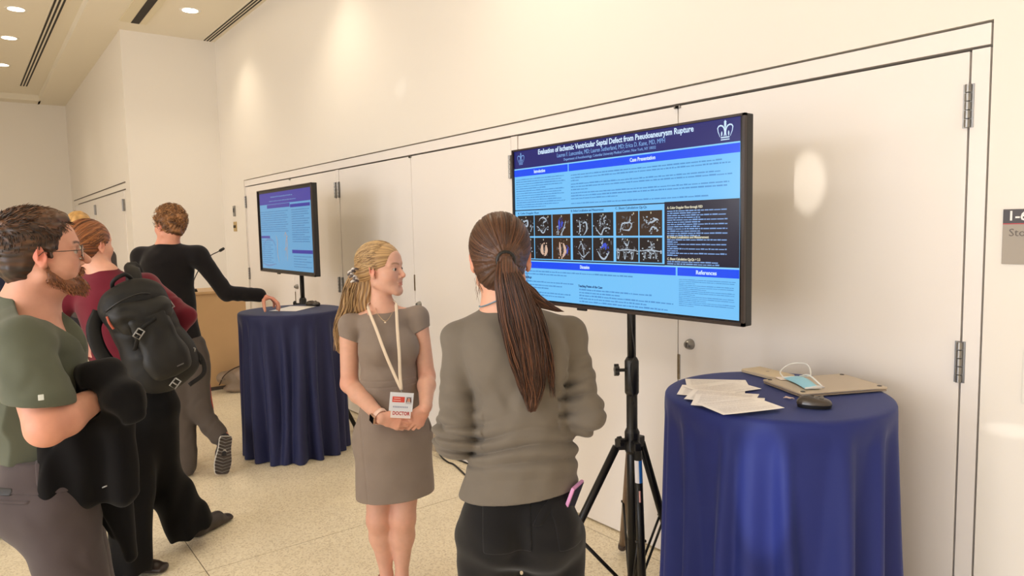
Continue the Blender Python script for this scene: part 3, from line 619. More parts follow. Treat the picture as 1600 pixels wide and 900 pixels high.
# ================================================================== stands
def star_knob(mb, c, ax, s=.022):
    ax = nrm(ax); u = nrm(np.cross(ax, (0.1, .2, 1))); w = np.cross(ax, u); n = 30; outs = []
    for k in range(n): a = 2*PI*k/n; rr = s*(1+.18*math.cos(5*a)); outs.append(np.array(c)+rr*(math.cos(a)*u+math.sin(a)*w)-ax*.008)
    mb.prism(outs, ax*.018); mb.tube([np.array(c)-ax*.04, c], .007, 8)
def stand(px, py, top, label, legs, near=True):
    r = empty('display_stand', (px, py, 0), label, 'stand', 'tripod display stands')
    HZ = .735
    b = MB(); b.tube([(0, 0, .09), (0, 0, 1.02)], .0225, 20); b.build('outer_pole', M['blackmetal'], r, True)
    b = MB(); b.tube([(0, 0, .95), (0, 0, top)], .0175, 20); b.build('inner_pole', M['blackmetal'], r, True)
    b = MB(); b.tube([(0, 0, .93), (0, 0, .94), (0, 0, 1.07), (0, 0, 1.085)], [.023, .029, .029, .021], 20); b.build('clamp_collar', M['blackplastic'], r, True)
    b = MB(); star_knob(b, -.062*RH+V(0, 0, 1.035)-.01*FH, -RH); b.build('clamp_knob', M['blackplastic'], r)
    b = MB(); b.tube([(0, 0, .685), (0, 0, .70), (0, 0, .775), (0, 0, .79)], [.024, .031, .031, .024], 20)
    for l in legs:
        d = nrm([l[0], l[1], 0]); b.box(d*.04+V(0, 0, HZ-.01), (.06, .03, .045), R=np.array([d, np.cross(V(0, 0, 1), d), V(0, 0, 1)]).T, bev=.006)
    b.build('leg_hub', M['blackplastic'], r)
    b = MB(); star_knob(b, -.055*RH+V(0, 0, .745)-.035*FH, -RH-.5*FH, .019); b.build('hub_knob', M['blackplastic'], r)
    b = MB(); b.tube([(0, 0, .08), (0, 0, .09), (0, 0, .14), (0, 0, .15)], [.024, .03, .03, .024], 18); b.build('lower_collar', M['blackplastic'], r, True)
    for i, l in enumerate(legs):
        a = nrm([l[0], l[1], 0])*.065+V(0, 0, HZ-.02); e = V(l[0], l[1], .018); m = M['blackmetal'] if not (near and i == 3) else mat('wall_reflection_tube', srgb(128, 106, 88), .35, .3)  # rear leg's lighter tone, reflected from the wall, is put into its colour
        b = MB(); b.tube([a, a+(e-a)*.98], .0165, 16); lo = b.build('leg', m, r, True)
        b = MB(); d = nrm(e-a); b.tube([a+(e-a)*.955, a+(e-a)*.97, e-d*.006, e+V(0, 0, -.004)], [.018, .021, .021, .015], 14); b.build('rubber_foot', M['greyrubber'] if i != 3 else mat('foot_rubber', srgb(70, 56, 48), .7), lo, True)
        mid = a+(e-a)*.52; dd = nrm([l[0], l[1], 0]); b = MB(); s_ = np.cross(dd, V(0, 0, 1))*.012
        for q in (-1, 1): b.tube([dd*.028+V(0, 0, .115)+s_*q, mid+s_*q], .0055, 8)
        b.tube([mid-s_*1.8, mid+s_*1.8], .006, 8); b.build('brace', M['blackmetal'], r, True)
        if near and i == 0:
            d = nrm(e-a); u = nrm(np.cross(d, RH)); c = a+d*.075; b = MB()
            for q, (c0, c1) in enumerate(((-1.1, 0), (0, 1.1))):
                b = MB()
                def arc(t, s2): ang = t; return a+d*s2+.0172*(math.sin(ang)*RH-math.cos(ang)*FH)
                n_ = 6; vs = [arc(c0+(c1-c0)*k/n_, s2) for k in range(n_+1) for s2 in (.035, .125)]
                b.add(vs, [(2*k, 2*k+1, 2*k+3, 2*k+2) for k in range(n_)]); b.build('sticker', mat('sticker_%d' % q, srgb(225, 222, 226) if q == 0 else srgb(48, 120, 208), .4), lo, True)
            b = MB(); b.tube([a+d*.155-FH*.0173, a+d*.20-FH*.0173], .004, 6); b.build('printed_mark', mat('mark_red_white', srgb(215, 160, 155), .5), lo)
    return r
if on('stand'):
    R3 = lambda px, py: onz(px, py, 0)
    b0 = np.array([-1.957, 2.10])
    f = R3(1007, 985)[:2]-b0; rr_ = np.array([-2.372, 2.469])-b0; lf = R3(800, 965)[:2]-b0; rt = R3(1105, 880)[:2]-b0
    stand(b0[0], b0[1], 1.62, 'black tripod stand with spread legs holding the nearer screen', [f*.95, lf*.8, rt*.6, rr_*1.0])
    stand(-5.60, 2.12, 1.62, 'black tripod stand holding the screen behind the far tall table', [(-.4, .25), (.4, .25), (0, -.1)], False)
    b = MB(); q = [V(-1.93, 2.07, 1.30), V(-1.925, 2.07, 1.2), V(-1.915, 2.075, 1.10), V(-1.935, 2.07, 1.05), V(-1.93, 2.08, .9)]; b.tube(bez(q, 20), .003, 6)
    tag(b.build('power_cord', M['blackplastic'], None, True), 'thin black cord running down the pole of the nearer stand', 'cord')
    p0 = ony(683, 706, WY-.02); q = [p0+V(0, 0, .02), onz(690, 714, .01), onz(700, 722, .006), onz(712, 728, .006), onz(745, 760, .006)]
    b = MB(); b.tube(bez(q, 24), .006, 8); b.tube(bez([p0+V(0, 0, .02), onz(700, 712, .01), onz(725, 722, .006), onz(770, 740, .006)], 20), .005, 8)
    tag(b.build('floor_cord', M['blackplastic'], None, True), 'black cord on the floor at the foot of the doors, between the two women', 'cord')
    q = ony(681, 697, WY-.012); b = MB(); b.box((0, 0, 0), (.05, .02, .14), bev=.003); o = b.build('outlet_box', mat('outlet_beige', srgb(176, 160, 138), .5)); o.location = (q[0]-.02, q[1], q[2]+.03); tag(o, 'small beige outlet box low on the doors, beside the grey dress', 'outlet')
    b = MB(); q = [V(-5.58, 2.1, 1.28), V(-5.56, 2.1, 1.15), V(-5.55, 2.08, 1.06)]; b.tube(bez(q, 14), .004, 6); tag(b.build('screen_cord', M['blackplastic'], None, True), 'black cord hanging behind the far screen', 'cord')
# ================================================================== draped tables
def cloth_table(cx, cy, R, zt, folds, flare, m, label, n=720):
    hem = .004; rows = 60; prof = []
    vs = [(0, 0, zt)]; fs = []
    rings = [(R*.35, zt, 0), (R*.7, zt, 0), (R*.93, zt, 0), (R*.98, zt-.001, 0), (R*1.0, zt-.006, 0)]
    for j in range(rows+1): rings.append((None, zt-.012-(zt-.012-hem)*(j/rows), (j/rows)))
    for (r_, z, t) in rings:
        for k in range(n):
            a = 2*PI*k/n
            if r_ is None:
                rr = R*1.008+flare*t**.85; g = 0
                for (a0, w, amp) in folds:
                    d = (a-a0+PI) % (2*PI)-PI; d += .05*math.sin(3*t+a0*5); e = d/(w*1.35*(.75+.35*t)); g += amp*(math.exp(-abs(e)**2.4*1.2)-.1)
                rr += g*(t**.7)*1.75*min(1, t*14)+.0025*math.sin(5*a+9*t)*t; z2 = z
                if z2 < .02: z2 = max(hem, z2)
            else: rr = r_; z2 = z+.0008*math.sin(3*a)*(r_ > R*.9)
            vs.append((rr*math.cos(a), rr*math.sin(a), z2))
    for k in range(n): fs.append((0, 1+k, 1+(k+1) % n))
    for i in range(len(rings)-1):
        for k in range(n): a = 1+i*n+k; b_ = 1+i*n+(k+1) % n; fs.append((a, a+n, b_+n, b_))
    me = bpy.data.meshes.new('tablecloth'); me.from_pydata(vs, [], fs); me.update()
    o = link_mesh('tablecloth', me, m); o.location = (cx, cy, 0); tag(o, label, 'tablecloth', 'navy floor-length tablecloths')
    tl = 'tall round cocktail table under the cloth with the papers and laptop' if cx > -3 else 'tall round cocktail table under the far dark navy cloth'
    t = empty('cocktail_table', (cx, cy, 0), tl, 'table', 'tall round cocktail tables')
    b = MB(); b.lathe([(0, zt-.03), (R-.012, zt-.03), (R-.006, zt-.02), (R-.012, zt-.006), (0, zt-.006)], n=48); b.build('table_top', M['tan'], t)
    b = MB(); b.tube([(0, 0, .03), (0, 0, zt-.03)], .035, 16); b.build('pole', M['blackmetal'], t, True)
    b = MB(); b.lathe([(0, .002), (.26, .002), (.26, .015), (.05, .04), (0, .04)], n=32); b.build('base_plate', M['blackmetal'], t)
    return o
def cloth_mat(name, col):
    m, nt, b = new_mat(name); b.inputs['Base Color'].default_value = (*col, 1); b.inputs['Roughness'].default_value = .62; b.inputs['Sheen Weight'].default_value = .15; b.inputs['Sheen Roughness'].default_value = .4; b.inputs['Specular IOR Level'].default_value = .35
    b.inputs['Sheen Tint'].default_value = (.6, .7, 1, 1)
    N, L = nt.nodes, nt.links; tc = N.new('ShaderNodeTexCoord'); n = N.new('ShaderNodeTexNoise'); n.inputs['Scale'].default_value = 700; L.new(tc.outputs['Object'], n.inputs['Vector'])
    bp = N.new('ShaderNodeBump'); bp.inputs['Strength'].default_value = .15; bp.inputs['Distance'].default_value = .001; L.new(n.outputs['Fac'], bp.inputs['Height']); L.new(bp.outputs['Normal'], b.inputs['Normal'])
    return m
TN = (-1.325, 2.125, .362, 1.045); TF = (-5.10, 1.84, .37, 1.05)
if on('tables'):
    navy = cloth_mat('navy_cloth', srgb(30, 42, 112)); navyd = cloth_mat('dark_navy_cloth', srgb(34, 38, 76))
    rn = random.Random(11); av = math.atan2(-TN[1], -TN[0])           # angle that faces the camera
    fl = [(av+d, w, a) for d, w, a in ((-1.42, .10, .05), (-1.12, .09, .055), (-.86, .07, .045), (-.42, .07, .05), (-.16, .10, .035), (.12, .07, .045), (.52, .10, .065), (.95, .09, .06), (1.35, .11, .06), (1.8, .12, .06), (2.3, .13, .06), (2.8, .1, .05), (-1.9, .12, .05), (-2.4, .12, .05))]
    o = cloth_table(TN[0], TN[1], TN[2], TN[3], fl, .075, navy, 'bright navy floor-length tablecloth on the table carrying the papers and laptop')
    d = nrm([math.cos(av-.42), math.sin(av-.42), 0])
    q = onz(1175, 797, .60); q2 = P(1175, 797, 2.10)-np.array(o.location); b = MB()
    hook = [(-.006, 0, .008), (0, 0, .01), (.004, 0, .004), (.003, 0, -.006), (0, 0, -.011)]
    b.tube(bez([q2+RH*x+V(0, 0, z) for x, _, z in hook], 12), .0014, 6); b.build('white_pin', mat('pin_white', srgb(215, 225, 240), .4), o)
    af = math.atan2(-TF[1], -TF[0])
    fl = [(af+d, w, a) for d, w, a in ((-1.5, .1, .05), (-1.15, .09, .05), (-.82, .09, .055), (-.48, .1, .065), (-.2, .07, .05), (.1, .1, .07), (.42, .08, .055), (.75, .1, .06), (1.1, .09, .05), (1.45, .1, .05), (1.9, .12, .05), (2.5, .12, .05), (-2, .12, .05), (-2.6, .12, .05))]
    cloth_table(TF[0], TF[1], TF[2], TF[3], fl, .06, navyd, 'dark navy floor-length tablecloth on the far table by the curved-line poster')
# ================================================================== things on the tables
def sheet(c0, ang, w, h, z, m, ink, label, grp, curl=.004, seed=0, lines=True, name='paper_sheet'):
    rn = random.Random(seed); n = 10; R = np.array([[math.cos(ang), -math.sin(ang)], [math.sin(ang), math.cos(ang)]])
    def zz(u, v): return curl*(abs(u-.5)*2)**3*(.6+.4*math.sin(seed+v*3))+curl*.5*(v**4)*(seed % 3 == 0)
    vs = []; fs = []
    for s_ in (0, .0006):
        for i in range(n+1):
            for j in range(n+1): vs.append((*(R @ np.array([(i/n-.5)*w, (j/n-.5)*h])), zz(i/n, j/n)+s_))
    N_ = (n+1)**2; idx = lambda i, j, s_: s_*N_+i*(n+1)+j
    for i in range(n):
        for j in range(n): fs.append((idx(i, j, 1), idx(i+1, j, 1), idx(i+1, j+1, 1), idx(i, j+1, 1))); fs.append((idx(i, j, 0), idx(i, j+1, 0), idx(i+1, j+1, 0), idx(i+1, j, 0)))
    for i in range(n):
        for (a, b_) in (((i, 0), (i+1, 0)), ((i+1, n), (i, n)), ((0, i+1), (0, i)), ((n, i), (n, i+1))): fs.append((idx(*a, 0), idx(*b_, 0), idx(*b_, 1), idx(*a, 1)))
    mb = MB(); mb.add(vs, fs); mb.cur = 1
    if lines:
        v = .1
        while v < .92:
            u = .08; end = .92*(1 if rn.random() < .7 else rn.uniform(.4, .9))
            while u < end:
                l_ = rn.uniform(.03, .1); u2 = min(u+l_, end); q = []
                for (a, b_) in ((u, v), (u2, v), (u2, v+.008), (u, v+.008)): q.append((*(R @ np.array([(a-.5)*w, (b_-.5)*h])), zz(a, b_)+.0009))
                mb.add(q, [(0, 1, 2, 3)]); u = u2+.012
            v += .035 if rn.random() < .85 else .07
    o = mb.build(name, [m, ink], recalc=False); o.location = (c0[0], c0[1], z); return tag(o, label, 'paper', grp)
def mouse(c, ang, z, label, s=1.0):
    r = empty('computer_mouse', (c[0], c[1], z), label, 'computer mouse', None, ang)
    f = lambda p: p
    def shell(z0, z1, k, mm, nm):
        vs = []; fs = []; n = 32; mrows = 8
        for i in range(mrows+1):
            t = i/mrows; zz = z0+(z1-z0)*math.sin(t*PI/2); q = math.cos(t*PI/2)**.55 if k else 1-.06*(1-t)
            for j in range(n):
                a = 2*PI*j/n; x = .052*math.cos(a)*q; y = .031*math.copysign(abs(math.sin(a))**.8, math.sin(a))*q*(1+.12*math.cos(a)); vs.append((x*s, y*s, (zz+(-.004*math.cos(a) if k else 0)*t)*s))
        for i in range(mrows):
            for j in range(n): a = i*n+j; b_ = i*n+(j+1) % n; fs.append((a, b_, b_+n, a+n))
        fs.append(tuple(range(mrows*n, mrows*n+n))); mb = MB(); mb.add(vs, fs); return mb.build(nm, mm, r, True)
    shell(.001, .014, 0, M['blackplastic'], 'mouse_base'); shell(.012, .033, 1, mat('mouse_top', srgb(60, 50, 44), .22, spec=.7), 'mouse_shell')
    b = MB(); b.tube([(.022*s, -.004*s, .031*s), (.022*s, .004*s, .031*s)], .006*s, 12); b.build('scroll_wheel', M['greyrubber'], r)
    return r
if on('tabletop'):
    pw = mat('paper_white', srgb(252, 247, 244), .7); ink = mat('paper_ink', srgb(208, 200, 202), .8)
    zt = TN[3]+.001; W_, H_ = .14, .216
    def sh(a, b_, k, lab, w=W_, h=H_, z=0, **kw):          # a,b_: two pixels marking one long side's direction; centre pixel in the middle of kw
        pass
    sheets = [((1120, 600), (1061, 594), (1150, 596), 'printed sheet at the back of the paper pile by the rim'),
              ((1112, 612), (1075, 600), (1180, 606), 'printed sheet second from the back of the paper pile'),
              ((1128, 606), (1066, 616), (1140, 606), 'printed sheet poking out toward the laptop from the paper pile'),
              ((1128, 620), (1072, 612), (1190, 622), 'printed sheet in the middle of the paper pile'),
              ((1138, 628), (1085, 622), (1205, 630), 'printed sheet just under the topmost one in the paper pile'),
              ((1155, 634), (1092, 637), (1213, 624), 'topmost printed sheet of the paper pile, its corner pointing to the table front')]
    for k, (c, a, b_, lab) in enumerate(sheets):
        z = zt+.0022*k; C_ = onz(*c, z); A = onz(*a, z); B_ = onz(*b_, z); ang = math.atan2(B_[1]-A[1], B_[0]-A[0])
        sheet(C_, ang+PI/2*0, .215, .15, z, pw, ink, lab, 'printed sheets on the near table', curl=.0012, seed=k+2)
    silver = mat('warm_silver', srgb(205, 190, 170), .42, .45); silverd = mat('silver_edge', srgb(170, 155, 138), .4, .5)
    # closed laptop lying upside down
    za = TN[3]; c = (-1.255, 2.305); ang = math.atan2(.304, .144)
    r = empty('laptop', (c[0], c[1], za+.002), 'closed silver laptop lying upside down beside the mouse, its rubber feet up', 'laptop', None, ang)
    b = MB(); b.box((0, 0, .0045), (.322, .222, .006), bev=.003); b.build('lid', silverd, r, True)
    b = MB(); b.box((0, 0, .0125), (.325, .225, .009), bev=.004); b.build('base', silver, r)
    for (x, y) in ((-.145, -.095), (.145, -.095), (-.145, .095), (.145, .095)):
        b = MB(); b.lathe([(0, .0185), (.0065, .0185), (.008, .0172), (.008, .0165)], (x, y, 0), 16); b.build('rubber_foot', M['blackplastic'], r)
    r = empty('slim_case', (-1.497, 2.333, za+.002), 'slim beige case partly under the far corner of the laptop', 'case', None, math.atan2(-.052, .208))
    b = MB(); b.box((0, .01, .008), (.178, .095, .015), bev=.006); b.build('body', mat('beige_case', srgb(214, 196, 166), .5), r); autosmooth(r.children[0])
    b = MB(); b.box((0, .01, .008), (.1785, .0955, .001)); b.build('seam', silverd, r)
    b = MB(); b.lathe([(0, .0163), (.006, .016), (.0065, .0155)], (.0, .01, 0), 16); b.build('round_mark', silverd, r)
    # face mask: pleated rectangle with ear loops
    m0 = onz(1224, 586, za+.02); m1 = onz(1285, 615, za+.02); c = (m0+m1)/2; ang = math.atan2(m1[1]-m0[1], m1[0]-m0[0])
    r = empty('face_mask', (c[0], c[1], za+.0185), 'light blue pleated face mask with white ear loops lying on the laptop', 'face mask', None, ang)
    def mk(off, w, h, hump): 
        n = 24; vs = []; fs = []
        for s_ in (0, .0015):
            for i in range(n+1):
                for j in range(n+1):
                    u, v = i/n, j/n; z = hump*(math.sin(PI*u)**.7)*(math.sin(PI*v)**.6)+.0035*abs(((v*4) % 1)-.5)*math.sin(PI*u)+.003
                    vs.append(((u-.5)*w+.01*math.sin(v*3)*math.sin(PI*u), (v-.5)*h*(1-.35*math.sin(PI*u)*.3)+off, z+s_))
        N_ = (n+1)**2
        for s_ in (0, 1):
            for i in range(n):
                for j in range(n): a = s_*N_+i*(n+1)+j; fs.append((a, a+n+1, a+n+2, a+1))
        mb = MB(); mb.add(vs, fs); return mb
    mk(0, .17, .054, .020).build('mask_panel', mat('mask_blue', srgb(150, 208, 232), .7, sheen=.2), r, True, recalc=False)
    wm = mat('mask_white', srgb(240, 240, 238), .7)
    b = MB(); b.tube([(-.085, -.028, .006), (-.084, 0, .008), (-.085, .028, .006)], .0035, 8); b.tube([(.085, -.028, .006), (.086, 0, .007), (.085, .028, .006)], .0035, 8); b.tube(bez([(-.08, .031, .01), (0, .026, .03), (.08, .031, .01)], 12), .0028, 8); b.build('white_edge', wm, r, True)
    b = MB(); b.tube(bez([(-.085, -.028, .008), (-.125, -.02, .02), (-.13, .02, .045), (-.09, .06, .05), (-.05, .055, .02), (-.06, .03, .012)], 26), .0022, 8); b.build('ear_loop', wm, r, True)
    b = MB(); b.tube(bez([(.085, -.028, .006), (.11, -.035, .012), (.12, -.005, .02), (.105, .025, .012), (.085, .028, .008)], 22), .0022, 8); b.build('ear_loop', wm, r, True)
    b = MB(); b.box((-.085, -.03, .003), (.045, .032, .002), bev=.0008); b.build('white_flap', mat('flap_white', srgb(245, 232, 224), .7), r)
    mm = onz(1272, 637, za); mouse(mm[:2], math.atan2(.05, .08)+.1, za+.0015, 'black computer mouse with a glossy top at the front corner of the laptop')
    q = onz(1232, 625, za); b = MB()
    for k in range(5): a = random.Random(k); b.tube(bez([V(a.uniform(-.017, .017), a.uniform(-.009, .009), .004+a.uniform(0, .005)) for _ in range(4)], 10), .0013, 6)
    o = b.build('crumpled_scrap', mat('scrap_pink', srgb(222, 198, 188), .4), None, True); o.location = (q[0], q[1], za+.001); tag(o, 'small crumpled pinkish foil scrap between the papers and the mouse', 'scrap')
    # far table
    zf = TF[3]+.001; a, d, c_, e = onz(430, 485, zf), onz(465, 477, zf), onz(487, 481, zf), onz(455, 488, zf)
    cc = (a+d+c_+e)/4; ang = math.atan2(d[1]-a[1], d[0]-a[0])
    sheet(cc+V(-.02, -.0, 0), ang, .32, .215, zf, pw, ink, 'white sheet of paper lying on the far table', 'sheets on the far table', curl=.001, seed=5, lines=False)
    q = onz(489, 478, zf); mouse(q[:2], .6, zf, 'black computer mouse beside the sheet on the far table', 1.15)
# ================================================================== lectern, bag
if on('lectern'):
    r = empty('lectern', (-7.84, 1.78, 0), 'wide tan lectern with a dark kick strip beside the far corner', 'lectern')
    b = MB(); b.box((0, 0, .525), (.5, .95, .97), bev=.006); b.build('cabinet', M['tan'], r)
    b = MB(); b.box((0, 0, .02), (.47, .93, .038)); b.build('kick_strip', M['dark'], r)
    b = MB(); b.box((0, 0, 1.022), (.55, 1.0, .026), bev=.005); b.build('top_board', M['tan'], r)
    g = onx(345, 391, -7.62); l = onx(322, 405, -7.62); q0 = V(l[0]-r.location[0]-.03, l[1]-r.location[1]-.12, 1.035); q1 = g-np.array(r.location)
    b = MB(); b.tube([q0, q0+V(0, 0, .03)], [.03, .02], 14); b.tube(bez([q0, q0+V(0, 0, .12), l-np.array(r.location), q1], 20), .005, 8); b.build('gooseneck', M['blackmetal'], r, True)
    d = nrm(q1-(l-np.array(r.location))); b = MB(); b.tube([q1-d*.02, q1-d*.01, q1+d*.035, q1+d*.042], [.008, .015, .015, .009], 12); b.build('microphone', M['blackplastic'], r, True)
    # slouching shoulder bag on the floor against the lectern
    p = onx(369, 606, -7.5); r = empty('shoulder_bag', (p[0]+.09, p[1]+.02, 0), 'slouching taupe shoulder bag on the floor against the lectern', 'bag')
    B0 = np.array(r.location); ops = [('add', Ell(B0+V(-.0, .03, .13), (.11, .17, .13))), ('add', Ell(B0+V(0, .02, .04), (.12, .19, .05), k=.04)), ('add', Ell(B0+V(-.02, -.13, .15), (.08, .1, .07), k=.03)), ('int', HS(B0+V(0, 0, .003), (0, 0, -1))), ('disp', lambda p_: .006*hash_noise(p_, 9, 3))]
    tm = mat('taupe_bag', srgb(134, 116, 98), .55, var=.1, vscale=12, bump=.2, bscale=60)
    sdf_obj('bag_body', ops, .008, tm, r)
    ops = [('add', Ell(B0+V(.03, .05, .16), (.1, .15, .11))), ('int', HS(B0+V(.02, .0, .1), (-1, 0, 0))), ('disp', lambda p_: .004*hash_noise(p_, 11, 5))]; sdf_obj('flap', ops, .008, mat('taupe_flap', srgb(146, 126, 108), .5), r)
    b = MB(); b.tube(bez([(.05, -.22, .1), (.08, -.18, .19), (.07, -.08, .25), (.06, .05, .27), (.05, .15, .26)], 20), .011, 8, flat=.4); b.build('strap', mat('dark_strap', srgb(58, 42, 34), .5), r, True)
    b = MB(); b.lathe([(.018, -.003), (.018, .003), (.013, .003), (.013, -.003)], (.085, -.19, .16), 16); b.build('ring', M['steel2'], r)
# ================================================================== people: shared anatomy
SK = dict(light=srgb(226, 176, 150), pink=srgb(214, 134, 112), lip=srgb(196, 118, 108))
skin_m = mat('skin', (1, 1, 1), rough=.48, spec=.4, attr=True, var=.05, vscale=30, sss=.12, bump=.06, bscale=350, bdist=.0006)
hair_m = mat('hair', (1, 1, 1), rough=.42, spec=.5, attr=True)
eye_m = mat('eyeball', (1, 1, 1), rough=.12, attr=True)
def fab(name, col, **k):
    d = dict(rough=.85, bump=.25, bscale=420, var=.05, vscale=14, sheen=.15, spec=.25, bdist=.0008); d.update(k); return mat(name, col, **d)
def vframe(px):
    r = ray(px, 400); v = nrm([r[0], r[1], 0]); return v, np.cross(v, V(0, 0, 1))       # away from camera, to the right of it
def facing(px, deg):
    v, rr = vframe(px); a = math.radians(deg); return math.cos(a)*v+math.sin(a)*rr
def A(ops, prim): ops.append(('add', prim)); return ops
class Head:
    def __init__(s, c, f, up=(0, 0, 1), sc=1.0, roll=0):
        s.c = np.array(c, float); s.f = nrm(f); u = np.array(up, float); u = nrm(u-s.f*np.dot(u, s.f)); s.s = sc; s.r = nrm(np.cross(s.f, u)); s.u = u
        s.R = np.stack([s.r, s.f, s.u], 1)
    def p(s, x, y, z): return s.c+s.s*(x*s.r+y*s.f+z*s.u)
    def d(s, x, y, z): return x*s.r+y*s.f+z*s.u
    def loc(s, P_): return ((P_-s.c.astype(np.float32)) @ s.R.astype(np.float32))/s.s
    def E(s, c, r, k=.02, rot=None):
        R = s.R if rot is None else s.R @ np.array(rot); return Ell(s.p(*c), np.array(r)*s.s, R, k*s.s)
    def C(s, a, b, ra, rb=None, k=.01, **kw): return RC(s.p(*a), s.p(*b), ra*s.s, None if rb is None else rb*s.s, k*s.s, **kw)
def rotx(a): c, s = math.cos(a), math.sin(a); return [[1, 0, 0], [0, c, -s], [0, s, c]]
def rotz(a): c, s = math.cos(a), math.sin(a); return [[c, -s, 0], [s, c, 0], [0, 0, 1]]
def roty(a): c, s = math.cos(a), math.sin(a); return [[c, 0, s], [0, 1, 0], [-s, 0, c]]
def head_ops(h, face=True, male=False, ears=True, fem=False):
    o = []
    A(o, h.E((0, -.012, .035), (.073, .092, .082)))
    A(o, h.E((0, .018, -.005), (.064, .072, .085), k=.03))
    A(o, h.E((0, .04, -.045), (.052, .05, .062), k=.025))
    jw = .056 if male else .050
    for sx in (-1, 1):
        A(o, h.C((sx*jw, .0, -.062), (sx*.018, .076, -.094), .016, .014, k=.03))
        A(o, h.E((sx*.036, .056, -.03), (.024, .024, .022), k=.03))
        A(o, h.C((sx*.012, .086, .026), (sx*.045, .07, .022), .009 if not male else .011, .007, k=.012))
    A(o, h.E((0, .084 if male else .080, -.1), (.018, .013, .013), k=.016))
    if face:
        for sx in (-1, 1): o.append(('sub', h.E((sx*.031, .098, .002), (.017, .017, .011), k=.014)))
        nt = .111 if fem else .117
        A(o, h.C((0, .086, .014), (0, nt-.001, -.023), .006, .0085 if fem else .0095, k=.010)); A(o, h.E((0, nt-.003, -.028), (.0095, .0095, .0085), k=.007))
        A(o, h.E((0, .060, .048), (.042, .026, .033), k=.03))
        for sx in (-1, 1): A(o, h.E((sx*.0125, .097, -.033), (.007, .010, .007), k=.005))
        for sx in (-1, 1): o.append(('sub', h.E((sx*.0065, .105, -.0405), (.0032, .005, .003), k=.003)))
        A(o, h.C((0, .090, -.040), (0, .093, -.05), .006, .006, k=.008, side=h.r, sa=1.6))
        A(o, h.C((-.016, .089, -.0585), (.016, .089, -.0585), .0065, k=.005)); A(o, h.E((0, .0945, -.0575), (.013, .0055, .0045), k=.005))
        A(o, h.E((0, .0925, -.068), (.0165, .0075, .006), k=.005)); A(o, h.E((0, .088 if male else .080, -.098), (.02, .013, .014), k=.015))
        o.append(('sub', h.C((-.021, .094, -.0625), (.021, .094, -.0625), .0016, k=.003))); o.append(('sub', h.C((-.012, .103, -.0622), (.012, .103, -.0622), .0016, k=.003)))
        o.append(('sub', h.E((0, .101, -.081), (.015, .007, .005), k=.01)))
        for sx in (-1, 1):      # lids
            A(o, h.E((sx*.0305, .0745, .0025), (.0142, .0142, .0132), k=.006))
            o.append(('sub', h.C((sx*.021, .093, .0008), (sx*.042, .083, .0015), .0052, .0042, k=.002)))
    if ears:
        for sx in (-1, 1):
            R_ = np.array(roty(0)) @ np.array(rotz(-sx*.45)) @ np.array(rotx(.2))
            A(o, h.E((sx*.077, -.006, -.004), (.0055, .0175, .031), k=.006, rot=R_)); A(o, h.E((sx*.075, .002, -.03), (.005, .009, .010), k=.006))
            o.append(('sub', h.E((sx*.084, -.002, .002), (.006, .0105, .02), k=.004, rot=R_))); A(o, h.E((sx*.077, .008, -.008), (.004, .004, .007), k=.004))
            A(o, h.C((sx*.082, -.012, -.012), (sx*.084, -.012, .014), .003, .003, k=.004))
    return o
def eyes(h, root, look, iris=srgb(84, 62, 44)):
    for sx in (-1, 1):
        c = h.p(sx*.0305, .0762, .0018); lk = nrm(np.array(look, float)); r = .0123*h.s
        me, vs = sdf_mesh([('add', Ell(c, r)), ('add', Ell(c+lk*r*.55, r*.55, k=.002))], .0011, 'eyeball')
        d = (vs-c) @ lk/np.linalg.norm(vs-c, axis=1)
        col = np.ones((len(vs), 4)); col[:, :3] = srgb(196, 180, 170); col[d > .80, :3] = iris; col[d > .95, :3] = (.01, .008, .008)
        me.vertices.foreach_set('co', (vs-np.array(root.location)).astype(np.float32).ravel()); o = link_mesh('eye', me, eye_m, root)
        ca = me.color_attributes.new('Col', 'FLOAT_COLOR', 'POINT'); ca.data.foreach_set('color', col.astype(np.float32).ravel())
def mixr(col, c, t): t = t[:, None]; return col*(1-t)+np.array(c)*t
def skin_color(base, spots, brow=None):
    """spots: (centre, radius, colour, strength)"""
    def f(vs):
        col = np.tile(np.array(base), (len(vs), 1))
        if brow:
            bh, bc, bs = brow; q = bh.loc(vs); x = np.abs(q[:, 0]); zb = .0225+.007*np.sin(np.clip((x-.012)/.038, 0, 1)*2.5); t = np.clip(1.6-np.abs(q[:, 2]-zb)/.0032, 0, 1)*np.clip((x-.012)/.004, 0, 1)*np.clip((.052-x)/.008, 0, 1)*(q[:, 1] > .03)*bs; col = mixr(col, bc, t)
            zl = .0072+.0*x; t = np.clip(1.5-np.abs(q[:, 2]-zl+.25*np.abs(x-.031))/.0016, 0, 1)*(np.abs(x-.0315) < .0135)*(q[:, 1] > .05)*.75; col = mixr(col, np.array(bc)*.5, t)
        for (c, r, cc, s_) in spots:
            d = np.linalg.norm((vs-np.array(c, np.float32))/np.array(r, np.float32), axis=1); t = np.clip(1.3-d, 0, 1)*s_; t = np.minimum(t, 1)[:, None]
            col = col*(1-t)+np.array(cc)*t
        return col
    return f
def face_spots(h, lip=SK['lip'], pink=SK['pink'], cheek=.35):
    s = h.s; o = [(h.p(sx*.04, .07, -.03), .024*s, pink, cheek) for sx in (-1, 1)]+[(h.p(0, .112, -.03), .014*s, pink, .4)]
    o += [(h.p(sx*.08, -.005, 0), .03*s, srgb(222, 120, 100), .45) for sx in (-1, 1)]
    o += [(h.p(x, .098, z), .0058*s, lip, .75) for x in (-.012, -.004, .004, .012) for z in (-.0585, -.067)]
    return o
